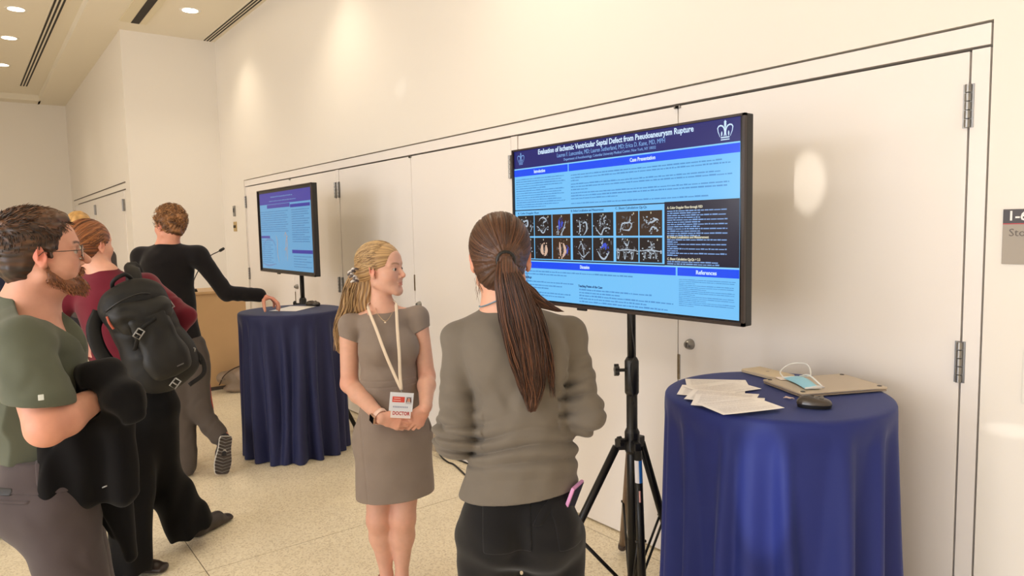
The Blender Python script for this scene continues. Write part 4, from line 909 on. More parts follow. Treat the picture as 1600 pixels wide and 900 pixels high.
def hand_ops(w, d, pn, th, L=1.0, curl=((20, 25, 15),)*4, spread=.06, thumb=(.55, .75, .35), tb=(20, 15), k=.004, g=1.0):
    """w wrist, d towards the fingers, pn towards the palm side, th towards the thumb side"""
    d = nrm(d); pn = nrm(pn-d*np.dot(pn, d)); th = np.array(th, float); th = nrm(th-d*np.dot(th, d)-pn*np.dot(th, pn)); o = []
    A(o, RC(w-d*.01*L, w+d*.03*L, .0165*L, .0135*L, .012, side=th, sa=1.5, sb=2.3)); A(o, RC(w+d*.03*L, w+d*.082*L, .0135*L, .0105*L, .012, side=th, sa=2.3, sb=3.5))
    A(o, Ell(w+d*.04*L+th*.022*L+pn*.006*L, .018*L, k=.012))
    def chain(b, dr, axis, lens, rad, angs, kk):
        p = b; tgt = axis
        for i, (l, a) in enumerate(zip(lens, angs)):
            a = math.radians(a); nd = nrm(dr*math.cos(a)+tgt*math.sin(a)); tgt = nrm(tgt*math.cos(a)-dr*math.sin(a)); dr = nd
            q = p+dr*l*L; A(o, RC(p, q, rad[i]*L, rad[i+1]*L, kk if i == 0 else .002)); p = q
        return p
    offs = (.029, .0098, -.0095, -.027); lens = ((.040, .025, .020), (.044, .028, .021), (.040, .026, .020), (.032, .020, .018))
    tips = []
    for i in range(4):
        b = w+d*(.082, .086, .083, .076)[i]*L+th*offs[i]*L; dr = nrm(d+th*spread*(1.5-i)); c = curl[i] if len(curl) == 4 else curl[0]
        tips.append(chain(b, dr, pn, lens[i], (.0092*g, .0086*g, .0078*g, .0066*g), c, .005))
    td = nrm(d*thumb[0]+th*thumb[1]+pn*thumb[2]); tips.append(chain(w+d*.022*L+th*.02*L+pn*.004, td, nrm(d-td*np.dot(d, td)), (.042, .032, .026), (.0135, .0112, .0105, .0082), (0, tb[0], tb[1]), .009))
    return o, tips
def arm_ops(sh, el, wr, r=(.045, .037, .036, .025), k=.02):
    o = []; m = el+(wr-el)*.3
    A(o, RC(sh, el, r[0], r[1], k)); A(o, RC(el, m, r[1]*.93, r[2]*1.03, k)); A(o, RC(m, wr, r[2]*1.03, r[3], k)); return o
def wrinkle(c, rad, dirv, freq, amp, seed=0, power=1):
    c = np.array(c, np.float32); dirv = nrm(dirv).astype(np.float32)
    def f(p):
        m = np.exp(-((p-c)**2).sum(-1)/rad**2); n = hash_noise(p, 5, seed)
        return (-amp*m*(np.sin((p @ dirv)*freq*6.283+n*2.6)*(.6+.4*hash_noise(p, 9, seed+1)))).astype(np.float32)
    return f
def folds(amp, sc, seed, sq=(1, 1, 1)):
    sq = np.array(sq, np.float32); return lambda p: (amp*hash_noise(p*sq, sc, seed)).astype(np.float32)
def inflate(x): return lambda p: np.float32(-x)
def shoe_ops(heel, toe, L=.27, w=.048, hgt=.07):
    d = nrm(toe-heel); s_ = nrm(np.cross(d, (0, 0, 1))); u = np.cross(s_, d); o = []; c = lambda a, b, z: heel+d*a*L+s_*b+u*z
    A(o, RC(c(.1, 0, .02), c(.45, 0, .02), .022, .022, .01, side=s_, sa=1.4, sb=1.5)); A(o, RC(c(.45, 0, .02), c(.86, .0, .02), .022, .02, .02, side=s_, sa=1.6, sb=2.0)); A(o, RC(c(.1, 0, .045), c(.14, 0, hgt), .036, .036, .02)); A(o, RC(c(.2, 0, .05), c(.7, 0, .03), .036, .022, .02, side=s_, sa=1.0, sb=1.5))
    return o, (d, s_, u)
def root_at(p, label, group=None, name='person'): return empty(name, (p[0], p[1], 0), label, 'person', group)
def ell_pt(h, c, r, dirv): 
    d = np.array(dirv, float); t = 1/np.sqrt(((d/np.array(r))**2).sum()); return np.array(c)+d*t
def slerp_path(h, c, r, d0, d1, n=12, lift=1.0):
    d0, d1 = nrm(d0), nrm(d1); om = math.acos(max(-1, min(1, float(np.dot(d0, d1))))); out = []
    for i in range(n):
        t = i/(n-1); d = (math.sin((1-t)*om)*d0+math.sin(t*om)*d1)/max(math.sin(om), 1e-4); q = ell_pt(h, c, r, nrm(d))
        out.append(h.p(*(np.array(c)+(q-np.array(c))*lift)))
    return np.array(out)
# ================================================================== woman with the ponytail (seen from behind)
def build_pony():
    D = 1.9; v, rr = vframe(790); Zu = V(0, 0, 1)
    pel = P(812, 800, D); base = root_at(pel, 'person seen from behind with a long brown ponytail, grey-brown sweater and black jeans')
    h = Head(P(782, 404, D-.01), facing(782, 4), sc=.97, up=Zu+.0*rr)
    c7 = P(790, 492, D-.03); che = P(805, 570, D); wai = P(815, 690, D)
    shL, shR = P(718, 530, D), P(888, 524, D+.01); elL, elR = P(713, 684, D-.03), P(913, 646, D-.02)
    wrL, wrR = P(742, 700, D+.19), P(882, 650, D+.21)
    skin = srgb(222, 168, 142)
    # body
    o = head_ops(h, face=True)
    A(o, RC(h.p(0, -.02, -.06), c7+v*.03, .05, .054, .03)); A(o, RC(c7+v*.03, che+v*.02, .06, .1, .04, side=rr, sa=1.1, sb=1.1)); A(o, RC(che, wai, .09, .08, .05, side=rr, sa=1.2, sb=1.25)); A(o, RC(wai, pel-Zu*.0, .08, .095, .05, side=rr, sa=1.2, sb=1.35))
    for s_, e_, w_ in ((shL, elL, wrL), (shR, elR, wrR)): A(o, RC(c7+v*.03-Zu*.03, s_, .035, .038, .03)); o += arm_ops(s_, e_, w_, (.038, .034, .033, .024))
    hL, _ = hand_ops(wrL, nrm(.5*v+.8*rr+.1*Zu), -v+.2*Zu, Zu, curl=((30, 35, 20),)); hR, _ = hand_ops(wrR, nrm(.4*v-.85*rr+.15*Zu), -v, Zu, curl=((30, 35, 20),)); o += hL+hR
    hipL, hipR = P(764, 830, D), P(864, 828, D+.01); kL, kR = P(760, 1075, D+.0), P(872, 1075, D+.02)
    anL, anR = onz(0, 0, .0), None
    fL = np.array([kL[0], kL[1], .09])-v*.01; fR = np.array([kR[0], kR[1], .09])-v*.0
    for a_, b_, c_ in ((hipL, kL, fL), (hipR, kR, fR)): A(o, RC(a_, b_, .07, .045, .03)); A(o, RC(b_, c_, .045, .03, .03)); A(o, RC(c_-Zu*.05, c_-Zu*.06+v*.12, .03, .022, .02, side=rr, sa=1.2))
    sdf_obj('body', o, .0034, skin_m, base, skin_color(skin, face_spots(h)+[(elL, .07, srgb(222, 140, 112), .5)]))
    # sweater
    s = []
    A(s, RC(c7+v*.035-Zu*.01, c7+v*.04-Zu*.06, .062, .09, .03, side=rr, sa=1.0, sb=1.15))
    A(s, RC(P(806, 548, D), P(813, 640, D), .104, .104, .04, side=rr, sa=1.26, sb=1.16)); A(s, RC(P(813, 640, D), P(818, 700, D), .104, .106, .04, side=rr, sa=1.16, sb=1.2)); A(s, RC(P(818, 700, D), P(813, 800, D), .108, .128, .05, side=rr, sa=1.22, sb=1.42))
    A(s, RC(c7+v*.03-Zu*.035-rr*.01, shL+Zu*.0, .05, .050, .05)); A(s, RC(c7+v*.03-Zu*.035+rr*.01, shR, .05, .052, .05))
    for sx in (-1, 1): A(s, Ell(P(806+sx*42, 560, D-.055), (.07, .05, .09), k=.05))      # shoulder blades
    arms = []
    for s_, e_, w_, cut in ((shL, elL, wrL, .32), (shR, elR, wrR, .22)):
        m = e_+(w_-e_)*cut; A(s, RC(s_, s_+(e_-s_)*.45, .047, .046, .016)); A(s, RC(s_+(e_-s_)*.4, e_, .046, .052, .012)); A(s, RC(e_, m, .051, .046, .02))
        s.append(('sub', HS(m, -(w_-e_), k=.006))) if False else None
    # deep pushed-up rings on the sleeves and horizontal folds over the waist
    def rings(e_, s_, amp, sd):
        ax = nrm(s_-e_)
        def f(p):
            q = p-e_.astype(np.float32); t = q @ ax.astype(np.float32); lat = np.sqrt(np.maximum((q**2).sum(-1)-t*t, 0)); m = np.exp(-((t-.035)/.075)**2)*(lat < .09)*(t < .24)
            n = hash_noise(p, 3.0, sd); ph = t*150+n*3.0
            return (amp*m*(.9-np.abs(np.sin(ph*.5))*1.75)*(.75+.5*hash_noise(p, 6, sd+2))).astype(np.float32)
        return f
    s.append(('disp', rings(elL, shL, .0085, 3))); s.append(('disp', rings(elR, shR, .008, 8)))
    s.append(('disp', wrinkle(shL+(elL-shL)*.55, .09, nrm(shL-elL)+.5*rr, 17, .004, 5))); s.append(('disp', wrinkle(shR+(elR-shR)*.5, .1, nrm(shR-elR)-.5*rr, 17, .004, 6)))
    def waistf(p):
        q = p-P(820, 705, D-.1).astype(np.float32); z = q[..., 2]+.10*(q @ (-rr).astype(np.float32))*(-1); x = q @ rr.astype(np.float32)
        m = np.exp(-(z/.06)**2); n = hash_noise(p, 2.6, 21); return (.0105*m*(.8-1.5*np.abs(np.sin(z*52+n*2.6+x*5)))).astype(np.float32)
    s.append(('disp', waistf)); s.append(('disp', wrinkle(P(770, 590, D-.1), .14, rr*.8+Zu*.5, 9, .0045, 31))); s.append(('disp', wrinkle(P(860, 600, D-.1), .14, rr*.8-Zu*.6, 9, .005, 33)))
    s.append(('disp', folds(.0016, 10, 9)))
    s.append(('sub', Ell(c7+v*.05+Zu*.035, (.068, .068, .04), k=.01)))
    hemn = nrm(-Zu+.10*rr); s.append(('int', HS(P(800, 789, D-.11), hemn, k=.008)))
    for e_, w_, cut in ((elL, wrL, .30), (elR, wrR, .2)):
        ax = nrm(w_-e_); m = e_+(w_-e_)*cut
        s.append(('sub', RC(m+ax*.045, w_+ax*.03, .075, .06, .004)))
    sw = sdf_obj('sweater', s, .0029, fab('sweater_knit', srgb(110, 102, 92), bscale=700, sheen=.12, var=.04), base, smooth=0)
    # ribbed hem band: slight step below
    # jeans
    j = []
    A(j, RC(P(814, 765, D), P(812, 820, D), .094, .106, .05, side=rr, sa=1.36, sb=1.42))
    for sx, hp, kn, ft in ((-1, hipL, kL, fL), (1, hipR, kR, fR)):
        A(j, Ell(P(812+sx*46, 835, D-.05), (.08, .066, .095), k=.07)); A(j, RC(hp-Zu*.02, kn, .090, .062, .02)); A(j, RC(kn, ft-Zu*.02, .060, .048, .03))
    j.append(('sub', RC(P(814, 800, D-.13), P(815, 870, D-.125), .012, .014, .03)))
    j.append(('disp', wrinkle(P(815, 880, D-.05), .16, Zu*.9+rr*.3, 13, .003, 41))); j.append(('disp', folds(.0018, 9, 4)))
    j.append(('int', HS(P(812, 762, D-.1), nrm(Zu+.2*rr), k=.006)))
    jb = list(j); jm = fab('black_denim', srgb(15, 14, 16), bscale=900, var=.12, vscale=30, bump=.3)
    jo = sdf_obj('jeans', j, .0038, jm, base)
    for sx, c, ex, rolly in ((-1, P(792, 822, D-.13), .062, .06), (1, P(888, 808, D-.09), .048, .1)):
        up = nrm(Zu-rolly*rr*sx*.4); side = nrm(rr+(.0 if sx < 0 else .6)*v); nrmv = np.cross(up, side); Rb = np.stack([side, nrmv, nrm(np.cross(side, nrmv))], 1)
        po = jb+[('disp', inflate(.0025)), ('int', BoxP(c, (ex, .09, .072), Rb, .008, .002))]
        sdf_obj('back_pocket', po, .003, jm, base, lo=c-.13, hi=c+.13, parent=base)
    sm = mat('seam_thread', srgb(40, 36, 36), rough=.7)
    st = jb+[('disp', inflate(.0032))]
    c = P(843, 800, D-.12); sdf_obj('belt_loop', st+[('int', BoxP(c, (.008, .08, .035), None, .003, .002))], .003, jm, base, lo=c-.06, hi=c+.06)
    # phone in the pocket
    c = P(892, 786, D-.054); sd = nrm(rr*.45+v*.85); up = nrm(Zu*.93+rr*.26-v*.27); nn = nrm(np.cross(up, sd)); R_ = np.stack([sd, nn, np.cross(sd, nn)], 1)
    ph = empty('phone', tuple(c), 'phone in a pink case sticking out of the black jeans pocket', 'phone'); loc = MB(); loc.box((0, 0, 0), (.070, .010, .118), R=R_, bev=.004); autosmooth(loc.build('case', mat('pink_case', srgb(206, 140, 186), .35), ph))
    b = MB(); b.box(nn*-.0055 if np.dot(nn, rr) < 0 else nn*.0055, (.062, .001, .110), R=R_, bev=.0004); b.build('screen', M['blackplastic'], ph)
    # lanyard round the neck
    lc = c7+v*.018+Zu*.040; pts = [lc+.066*(math.cos(a)*rr+math.sin(a)*(-v)*.9)+Zu*(.012-.03*abs(math.cos(a))) for a in np.linspace(-.4, PI+.4, 24)]
    b = MB(); b.tube([p-np.array(base.location) for p in pts], .0065, 8, flat=.3, up=(0, 0, 1)); b.build('neck_strap', mat('strap_blue', srgb(120, 150, 170), .6), base, True)
    # hair
    tie = P(790, 407, D-.135); tl = h.loc(tie[None].astype(np.float32))[0]
    def streak(vs):
        q = h.loc(vs.astype(np.float32)); w = q-tl; a = np.arctan2(w[:, 0], w[:, 2]); n = .5+.5*np.sin(a*37+3*np.sin(a*11+1))*.6+.25*np.sin(a*90+q[:, 1]*20); n = np.clip(n, 0, 1)
        t = np.clip(.35+q[:, 2]*3.2, 0, 1); base_ = mixc(srgb(58, 36, 26), srgb(104, 66, 42), t*.8+.2*n); return base_*(.72+.5*n[:, None])
    def groove(p):
        q = h.loc(p.reshape(-1, 3)).reshape(p.shape); w = q-tl; a = np.arctan2(w[..., 0], w[..., 2]); return (.0008*np.sin(a*55+2*np.sin(a*9))+.0008*np.sin(a*21+1)+.0005*np.sin(a*110)).astype(np.float32)
    hc, hr = (0, -.014, .036), (.084, .105, .093)
    ho = []; A(ho, h.E(hc, hr)); A(ho, h.E((0, -.05, -.03), (.064, .052, .058), k=.03)); A(ho, RC(h.p(tl[0], tl[1]+.03, tl[2]), tie, .03, .02, .03))
    ho.append(('disp', groove)); ho.append(('sub', h.E((0, .11, -.03), (.072, .09, .085), k=.01)))
    for sx in (-1, 1): ho.append(('sub', h.E((sx*.085, -.002, -.006), (.017, .024, .035), k=.008)))
    sdf_obj('hair', ho, .0026, hair_m, base, streak)
    rnd = random.Random(3); paths = []; rad = []; cols = []
    tdir = nrm(tl-np.array(hc))
    for i in range(420):
        a = rnd.uniform(0, 2*PI); d0 = nrm(V(math.sin(a)*1.0, .15+.2*rnd.random(), math.cos(a)*.9 if math.cos(a) > 0 else math.cos(a)*.55))
        p = slerp_path(h, hc, hr, d0, tdir, 12, 1.0+rnd.uniform(0, .012)); paths.append(p); rad.append(rnd.uniform(.0006, .0011)); t = rnd.random(); cols.append(mixc(srgb(52, 32, 24), srgb(122, 80, 54), np.array([t*t]))[0])
    strands('hair_strands', paths, rad, hair_m, base, cols)
    b = MB(); n_ = nrm(tie-h.p(0, 0, .0)); u = nrm(np.cross(n_, Zu)); w = np.cross(n_, u); b.tube([tie+n_*.004+.021*(math.cos(a)*u+math.sin(a)*w)-np.array(base.location) for a in np.linspace(0, 2*PI, 25)], .0055, 8, cap=False); b.build('hair_tie', M['blackplastic'], base, True)
    core = [P(790, 408, D-.15), P(797, 440, D-.172), P(812, 500, D-.165), P(826, 560, D-.15), P(833, 605, D-.135), P(831, 643, D-.13)]; cw = [.02, .038, .05, .046, .03, .006]
    br = [P(794, 425, D-.16), P(815, 452, D-.155), P(845, 474, D-.13), P(876, 487, D-.085)]; bw = [.018, .034, .026, .006]
    br2 = [P(796, 430, D-.15), P(830, 475, D-.15), P(853, 530, D-.135), P(863, 585, D-.118), P(864, 622, D-.11)]; bw2 = [.016, .018, .011, .006, .002]
    po = []
    for ln, ww in ((core, cw),):
        q = bez(ln, 14); wv = np.interp(np.linspace(0, len(ww)-1, 14), range(len(ww)), ww)
        for i in range(13): A(po, RC(q[i], q[i+1], wv[i]*.6, wv[i+1]*.6, .012, side=rr, sa=1.3))
    def pcol(vs):
        n = np.sin((vs @ rr.astype(np.float32))*900+3*np.sin(vs[:, 2]*14)); return mixc(srgb(52, 32, 26), srgb(104, 66, 46), .5+.5*n)
    po.append(('disp', lambda p: (.0014*np.sin((p @ rr.astype(np.float32))*520+3*np.sin(p[..., 2]*13))).astype(np.float32)))
    sdf_obj('ponytail', po, .003, hair_m, base, pcol)
    paths = []; rad = []; cols = []
    for ln, ww, cnt in ((core, cw, 760), (br, bw, 520), (br2, bw2, 70)):
        for i in range(cnt):
            a = rnd.uniform(0, 2*PI); f = rnd.random()**.5; n = 22; tt = np.linspace(0, 1, n)*rnd.uniform(.72, 1.04); tt = np.minimum(tt, 1.0); q = bez(ln, 60); idx = tt*59; q = np.stack([np.interp(idx, range(60), q[:, k]) for k in range(3)], 1)
            wv = np.interp(tt*(len(ww)-1), range(len(ww)), ww); ph = rnd.uniform(0, 6); wav = .006*np.sin(tt*rnd.uniform(8, 13)+ph)*tt+.004*np.sin(tt*5+1.2)*tt
            q = q+(math.cos(a)*f*wv+wav)[:, None]*rr+(-(abs(math.sin(a))*.75+.1)*f*wv)[:, None]*v+(.25*math.sin(a)*f*wv)[:, None]*Zu*0
            paths.append(q); rad.append(rnd.uniform(.0007, .0013)); t = rnd.random(); cols.append(mixc(srgb(48, 29, 24), srgb(120, 76, 52), np.array([t*t*(.6+.4*f)]))[0])
    strands('ponytail_strands', paths, rad, hair_m, base, cols)
    # loose wisps at the nape
    paths = []; rad = []; cols = []
    for i in range(26):
        s0 = h.p(rnd.choice([-1, -1, 1])*rnd.uniform(.045, .075), -.03, -.045+rnd.uniform(-.01, .01)); q = [s0, s0-Zu*rnd.uniform(.02, .03)+rr*rnd.uniform(-.006, .006), s0-Zu*rnd.uniform(.04, .075)+rr*rnd.uniform(-.015, .015)-v*.01]
        paths.append(bez(q, 8)); rad.append(.0004); cols.append(srgb(110, 76, 54))
    strands('loose_hairs', paths, rad, hair_m, base, cols)
    # shoes
    for c_ in (fL, fR):
        so, _ = shoe_ops(np.array([c_[0], c_[1], .0])-v*.07, np.array([c_[0], c_[1], .0])+v*.2, .25); so.append(('int', HS((0, 0, .003), (0, 0, -1)))); sdf_obj('shoe', so, .006, M['blackplastic'], base)
if on('pony'): build_pony()
# ================================================================== woman in the grey dress
def build_blonde():
    D = 3.1; v, rr = vframe(600); Zu = V(0, 0, 1); f = facing(600, 164)
    pel = P(615, 690, D); base = root_at(pel, 'person with long blond hair in a taupe sheath dress, hands folded, badge on a lanyard')
    h = Head(P(596, 421, D), facing(600, 119), sc=.98)
    nk = P(598, 480, D+.01); che = P(608, 540, D); wai = P(610, 597, D)
    sR, sL = P(546, 507, D+.01), P(653, 494, D+.03); eR, eL = P(546, 600, D-.01), P(667, 588, D+.02); wR, wL = P(596, 653, D-.19), P(665, 637, D-.155)
    skin = srgb(222, 172, 150); side = nrm(np.cross(f, Zu))
    o = head_ops(h, fem=True)
    A(o, RC(h.p(0, -.014, -.06), nk, .041, .044, .02)); A(o, RC(nk, che, .045, .085, .03, side=side, sa=1.2, sb=1.2)); A(o, RC(nk-Zu*.02, sR-Zu*.005, .032, .036, .03)); A(o, RC(nk-Zu*.02, sL-Zu*.005, .032, .036, .03))
    A(o, RC(nk+f*.03-Zu*.02-side*.07, nk+f*.038-Zu*.038, .008, .008, .02)); A(o, RC(nk+f*.03-Zu*.02+side*.07, nk+f*.038-Zu*.038, .008, .008, .02))
    o += arm_ops(sR, eR, wR, (.044, .038, .038, .025)); o += arm_ops(sL, eL, wL, (.042, .036, .036, .025))
    hr, _ = hand_ops(wR, nrm(.93*rr-.32*Zu-.05*v), v+.15*Zu, Zu+.2*rr, L=.93, curl=((18, 30, 25), (22, 32, 25), (26, 34, 25), (30, 36, 25)), thumb=(.8, .5, .25), spread=.07)
    hl, _ = hand_ops(wL+v*.01, nrm(-.52*rr-.85*Zu-.02*v), nrm(v-.3*rr), nrm(-rr+.4*Zu), L=.93, curl=((25, 40, 30), (30, 42, 30), (35, 45, 30), (40, 45, 30)), thumb=(.75, .45, .0), spread=.07); o += hr+hl
    A(o, RC(che, wai, .08, .07, .03, side=side, sa=1.2)); A(o, RC(wai, pel, .07, .08, .03, side=side, sa=1.3))
    hipR, hipL = P(592, 720, D), P(636, 718, D); kR, kL = P(592, 812, D-.01), P(630, 810, D-.02); aR, aL = P(604, 897, D+.02), P(628, 897, D+.0)
    for hp, kn, an in ((hipR, kR, aR), (hipL, kL, aL)):
        A(o, RC(hp, kn, .07, .050, .02)); cal = kn+(an-kn)*.32+v*.012; A(o, RC(kn, cal, .047, .049, .02)); A(o, RC(cal, an, .048, .026, .03)); A(o, Ell(kn-v*.012, (.03, .03, .04), k=.05)); A(o, RC(an, an-Zu*.05+f*.02, .026, .028, .015)); A(o, RC(an-Zu*.06+f*.0, an-Zu*.075+f*.13, .028, .02, .02, side=side, sa=1.2))
    pinkk = srgb(224, 142, 118)
    sp = face_spots(h, cheek=.3)+[(eR, .06, pinkk, .4), (eL, .06, pinkk, .35), (wR+rr*.07, .06, pinkk, .45), (wL-Zu*.06, .07, pinkk, .4), (kR, .06, pinkk, .35), (kL, .06, pinkk, .35)]
    brow = []
    for sx in (-1, 1):
        for t in np.linspace(0, 1, 7): brow.append((h.p(sx*(.015+.032*t), .088-.018*t, .022+.006*math.sin(t*2.4)), .0052, srgb(150, 106, 74), .75))
    for sx in (-1, 1):
        for t in np.linspace(-1, 1, 6): brow.append((h.p(sx*.0305+.011*t, .0895-.003*abs(t)-.004*t*sx, .0075-.003*t*t), .003, srgb(120, 80, 62), .8))
    sdf_obj('body', o, .0027, skin_m, base, skin_color(skin, sp, (h, srgb(150, 108, 76), .8))); eyes(h, base, nrm(h.f+.12*rr), srgb(70, 52, 42))
    # dress
    s = []
    A(s, RC(P(603, 512, D+.01), P(608, 545, D), .088, .096, .03, side=side, sa=1.25, sb=1.33)); A(s, RC(P(608, 545, D), wai, .096, .088, .04, side=side, sa=1.33, sb=1.38)); A(s, RC(wai, P(614, 680, D), .088, .118, .05, side=side, sa=1.36, sb=1.42)); A(s, RC(P(614, 680, D), P(620, 800, D), .118, .122, .05, side=side, sa=1.42, sb=1.46))
    for sx in (-1, 1): A(s, Ell(P(608, 541, D)+side*sx*.058+f*.062, (.055, .05, .055), k=.045))
    for s_, e_ in ((sR, eR), (sL, eL)): A(s, RC(nk-Zu*.028+(s_-nk)*.35, s_-Zu*.004, .036, .046, .03)); A(s, RC(s_, s_+(e_-s_)*.32, .046, .0465, .02))
    for hh, an in (): pass
    s.append(('disp', wrinkle(P(606, 575, D-.08), .09, Zu*.8+rr*.4, 13, .0022, 3))); s.append(('disp', wrinkle(P(585, 655, D-.1), .12, Zu*.5+rr*.8, 9, .0026, 5))); s.append(('disp', wrinkle(P(640, 560, D-.08), .07, Zu*.3+rr*.9, 15, .0022, 8))); s.append(('disp', folds(.0012, 8, 6)))
    z1, z2 = P(610, 596, D-.1)[2], P(610, 606, D-.1)[2]; q0 = P(572, 700, D-.1)
    def seams(p):
        g = .0022*(np.exp(-((p[..., 2]-z1-.02*((p-q0.astype(np.float32)) @ rr.astype(np.float32)))/.0028)**2)+np.exp(-((p[..., 2]-z2-.02*((p-q0.astype(np.float32)) @ rr.astype(np.float32)))/.0028)**2))
        x = (p-q0.astype(np.float32)) @ rr.astype(np.float32); fr = ((p-q0.astype(np.float32)) @ v.astype(np.float32)) < .08
        for xo in (-.012,): g = g+.0025*np.exp(-((x-xo+.06*np.clip(p[..., 2]-q0[2], -.3, .2))/.003)**2)*(p[..., 2] < z2)*fr
        return g.astype(np.float32)
    s.append(('disp', seams))
    nc = nk+f*.02+Zu*.045; s.append(('sub', Ell(nc, (.085, .085, .074), None, .006)))
    s.append(('int', HS(P(618, 789, D-.13), -Zu-.0*rr, k=.004)))
    s.append(('sub', RC(P(618, 797, D)-Zu*.0, P(619, 830, D), .112, .112, .004, side=side, sa=1.42)))
    for s_, e_ in ((sR, eR), (sL, eL)):
        ax = nrm(e_-s_); ot = nrm((s_-nk)*V(1, 1, 0)); cn = nrm(ax*.93+ot*.36).astype(np.float32); pc = (s_+ax*.062+ot*.012).astype(np.float32); axf = ax.astype(np.float32); sf = s_.astype(np.float32)
        s.append(('sub', FN(lambda p, cn=cn, pc=pc, axf=axf, sf=sf: np.maximum(-((p-pc) @ cn), np.sqrt(np.maximum((((p-sf)-((p-sf) @ axf)[..., None]*axf)**2).sum(-1), 0))-.0515).astype(np.float32), s_+ax*.1, .3, .003)))
    sdf_obj('dress', s, .003, fab('taupe_dress', srgb(142, 128, 118), bscale=900, sheen=.1, rough=.7), base)
    # hair
    def streak(vs):
        q = h.loc(vs.astype(np.float32)); a = np.arctan2(q[:, 2]-.02-.25*q[:, 1], np.abs(q[:, 0])+.04); n = np.clip(.5+.5*np.sin(a*46+2*np.sin(a*13)), 0, 1); t = np.clip(.5+q[:, 2]*4, 0, 1)
        return mixc(srgb(128, 96, 64), srgb(206, 168, 116), n*.6+t*.4)
    hc, hr_ = (0, -.017, .038), (.083, .108, .091); ho = []
    A(ho, h.E(hc, hr_)); A(ho, h.E((0, -.07, -.015), (.066, .05, .06), k=.03))
    ho.append(('disp', lambda p: (.0011*np.sin(np.arctan2(h.loc(p.reshape(-1, 3))[:, 2]-.25*h.loc(p.reshape(-1, 3))[:, 1]-.02, np.abs(h.loc(p.reshape(-1, 3))[:, 0])+.04)*62)).reshape(p.shape[:-1]).astype(np.float32)))
    ho.append(('sub', h.E((0, .125, -.002), (.078, .104, .09), k=.012))); ho.append(('sub', h.E((0, .09, -.09), (.1, .1, .07), k=.01)))
    for sx in (-1, 1): ho.append(('sub', h.E((sx*.088, .0, -.014), (.02, .024, .028), k=.006)))
    sdf_obj('hair', ho, .0026, hair_m, base, streak)
    rnd = random.Random(5); paths = []; rad = []; cols = []; clip = nrm(V(0, -1.0, -.22))
    for i in range(460):
        a = rnd.uniform(-2.1, 2.1); d0 = nrm(V(math.sin(a), .72-.35*abs(math.sin(a))+rnd.uniform(-.25, .1), math.cos(a)*.95+.08)); d1 = nrm(clip+.35*V(rnd.uniform(-1, 1), 0, rnd.uniform(-1, 1)))
        paths.append(slerp_path(h, hc, hr_, d0, d1, 12, 1.0+rnd.uniform(0, .02))); rad.append(rnd.uniform(.0009, .0015)); t = rnd.random(); cols.append(mixc(srgb(118, 86, 56), srgb(220, 186, 134), np.array([t]))[0])
    strands('hair_strands', paths, rad, hair_m, base, cols)
    main = [h.p(.01, -.09, -.0), P(559, 450, D+.04), P(553, 480, D+.06), P(538, 510, D+.08), P(531, 548, D+.09)]; mw = [.045, .066, .064, .046, .02]
    po = []; q = bez(main, 12); wv = np.interp(np.linspace(0, 4, 12), range(5), mw)
    for i in range(11): A(po, RC(q[i], q[i+1], wv[i]*.6, wv[i+1]*.6, .02, side=rr, sa=1.35))
    A(po, RC(h.p(.0, -.055, -.04), P(574, 478, D+.05), .05, .045, .03))
    po.append(('disp', lambda p: (.003*np.sin((p @ rr.astype(np.float32))*260+3*np.sin(p[..., 2]*40))).astype(np.float32)))
    sdf_obj('long_hair', po, .0035, hair_m, base, lambda vs: mixc(srgb(120, 90, 60), srgb(186, 150, 104), .5+.5*np.sin((vs @ rr.astype(np.float32))*420+3*np.sin(vs[:, 2]*30))))
    paths = []; rad = []; cols = []
    for i in range(560):
        a = rnd.uniform(0, 2*PI); f_ = rnd.random()**.5; n = 20; tt = np.minimum(np.linspace(0, 1, n)*rnd.uniform(.75, 1.05), 1); qq = bez(main, 50); q = np.stack([np.interp(tt*49, range(50), qq[:, k]) for k in range(3)], 1); wv = np.interp(tt*4, range(5), mw)
        ph = rnd.uniform(0, 6); q = q+(math.cos(a)*f_*wv*1.0+.009*np.sin(tt*rnd.uniform(9, 15)+ph)*tt)[:, None]*rr+(-(math.sin(a))*f_*wv*.8)[:, None]*v; paths.append(q); rad.append(rnd.uniform(.001, .0018)); t = rnd.random(); cols.append(mixc(srgb(112, 82, 54), srgb(208, 172, 122), np.array([t]))[0])
    strands('long_hair_strands', paths, rad, hair_m, base, cols)
    cl = P(552, 431, D-.045); b = MB(); rn = random.Random(2)
    cc = empty('hair_clip', tuple(cl), 'small mottled grey and white claw clip in the blond hair', 'hair clip'); m1, m2 = mat('clip_white', srgb(214, 208, 204), .3), mat('clip_grey', srgb(92, 84, 88), .3)
    for mm, nm, sd in ((m1, 'pale_jaw', 0), (m2, 'dark_jaw', 1)):
        b = MB()
        for k in range(6): z = -.026+.0105*k; x = .012*math.sin(k*1.3+sd)-.004; b.tube(bez([rr*(x-.006)-v*.012+Zu*z, rr*(x+.004)-v*.02+Zu*(z+.006), rr*(x+.014)-v*.008+Zu*(z+.002*sd)], 8), .0045, 8)
        b.build(nm, mm, cc, True)
    # lanyard, badge, necklace, watch, ring
    cr = mat('lanyard_cream', srgb(226, 208, 186), .6); bs = np.array(base.location); bt = P(627, 609, D-.2)
    l1 = [P(584, 470, D+.04), P(575, 479, D-.045), P(588, 515, D-.128), P(603, 555, D-.168), P(616, 585, D-.18), bt]; l2 = [P(616, 470, D+.0), P(619, 478, D-.06), P(621, 515, D-.13), P(624, 555, D-.17), P(625, 585, D-.18), bt]
    for l in (l1, l2): b = MB(); b.tube([p-bs for p in bez(l, 30)], .0068, 8, flat=.25, up=v+.35*Zu); b.build('lanyard_strap', cr, base, True)
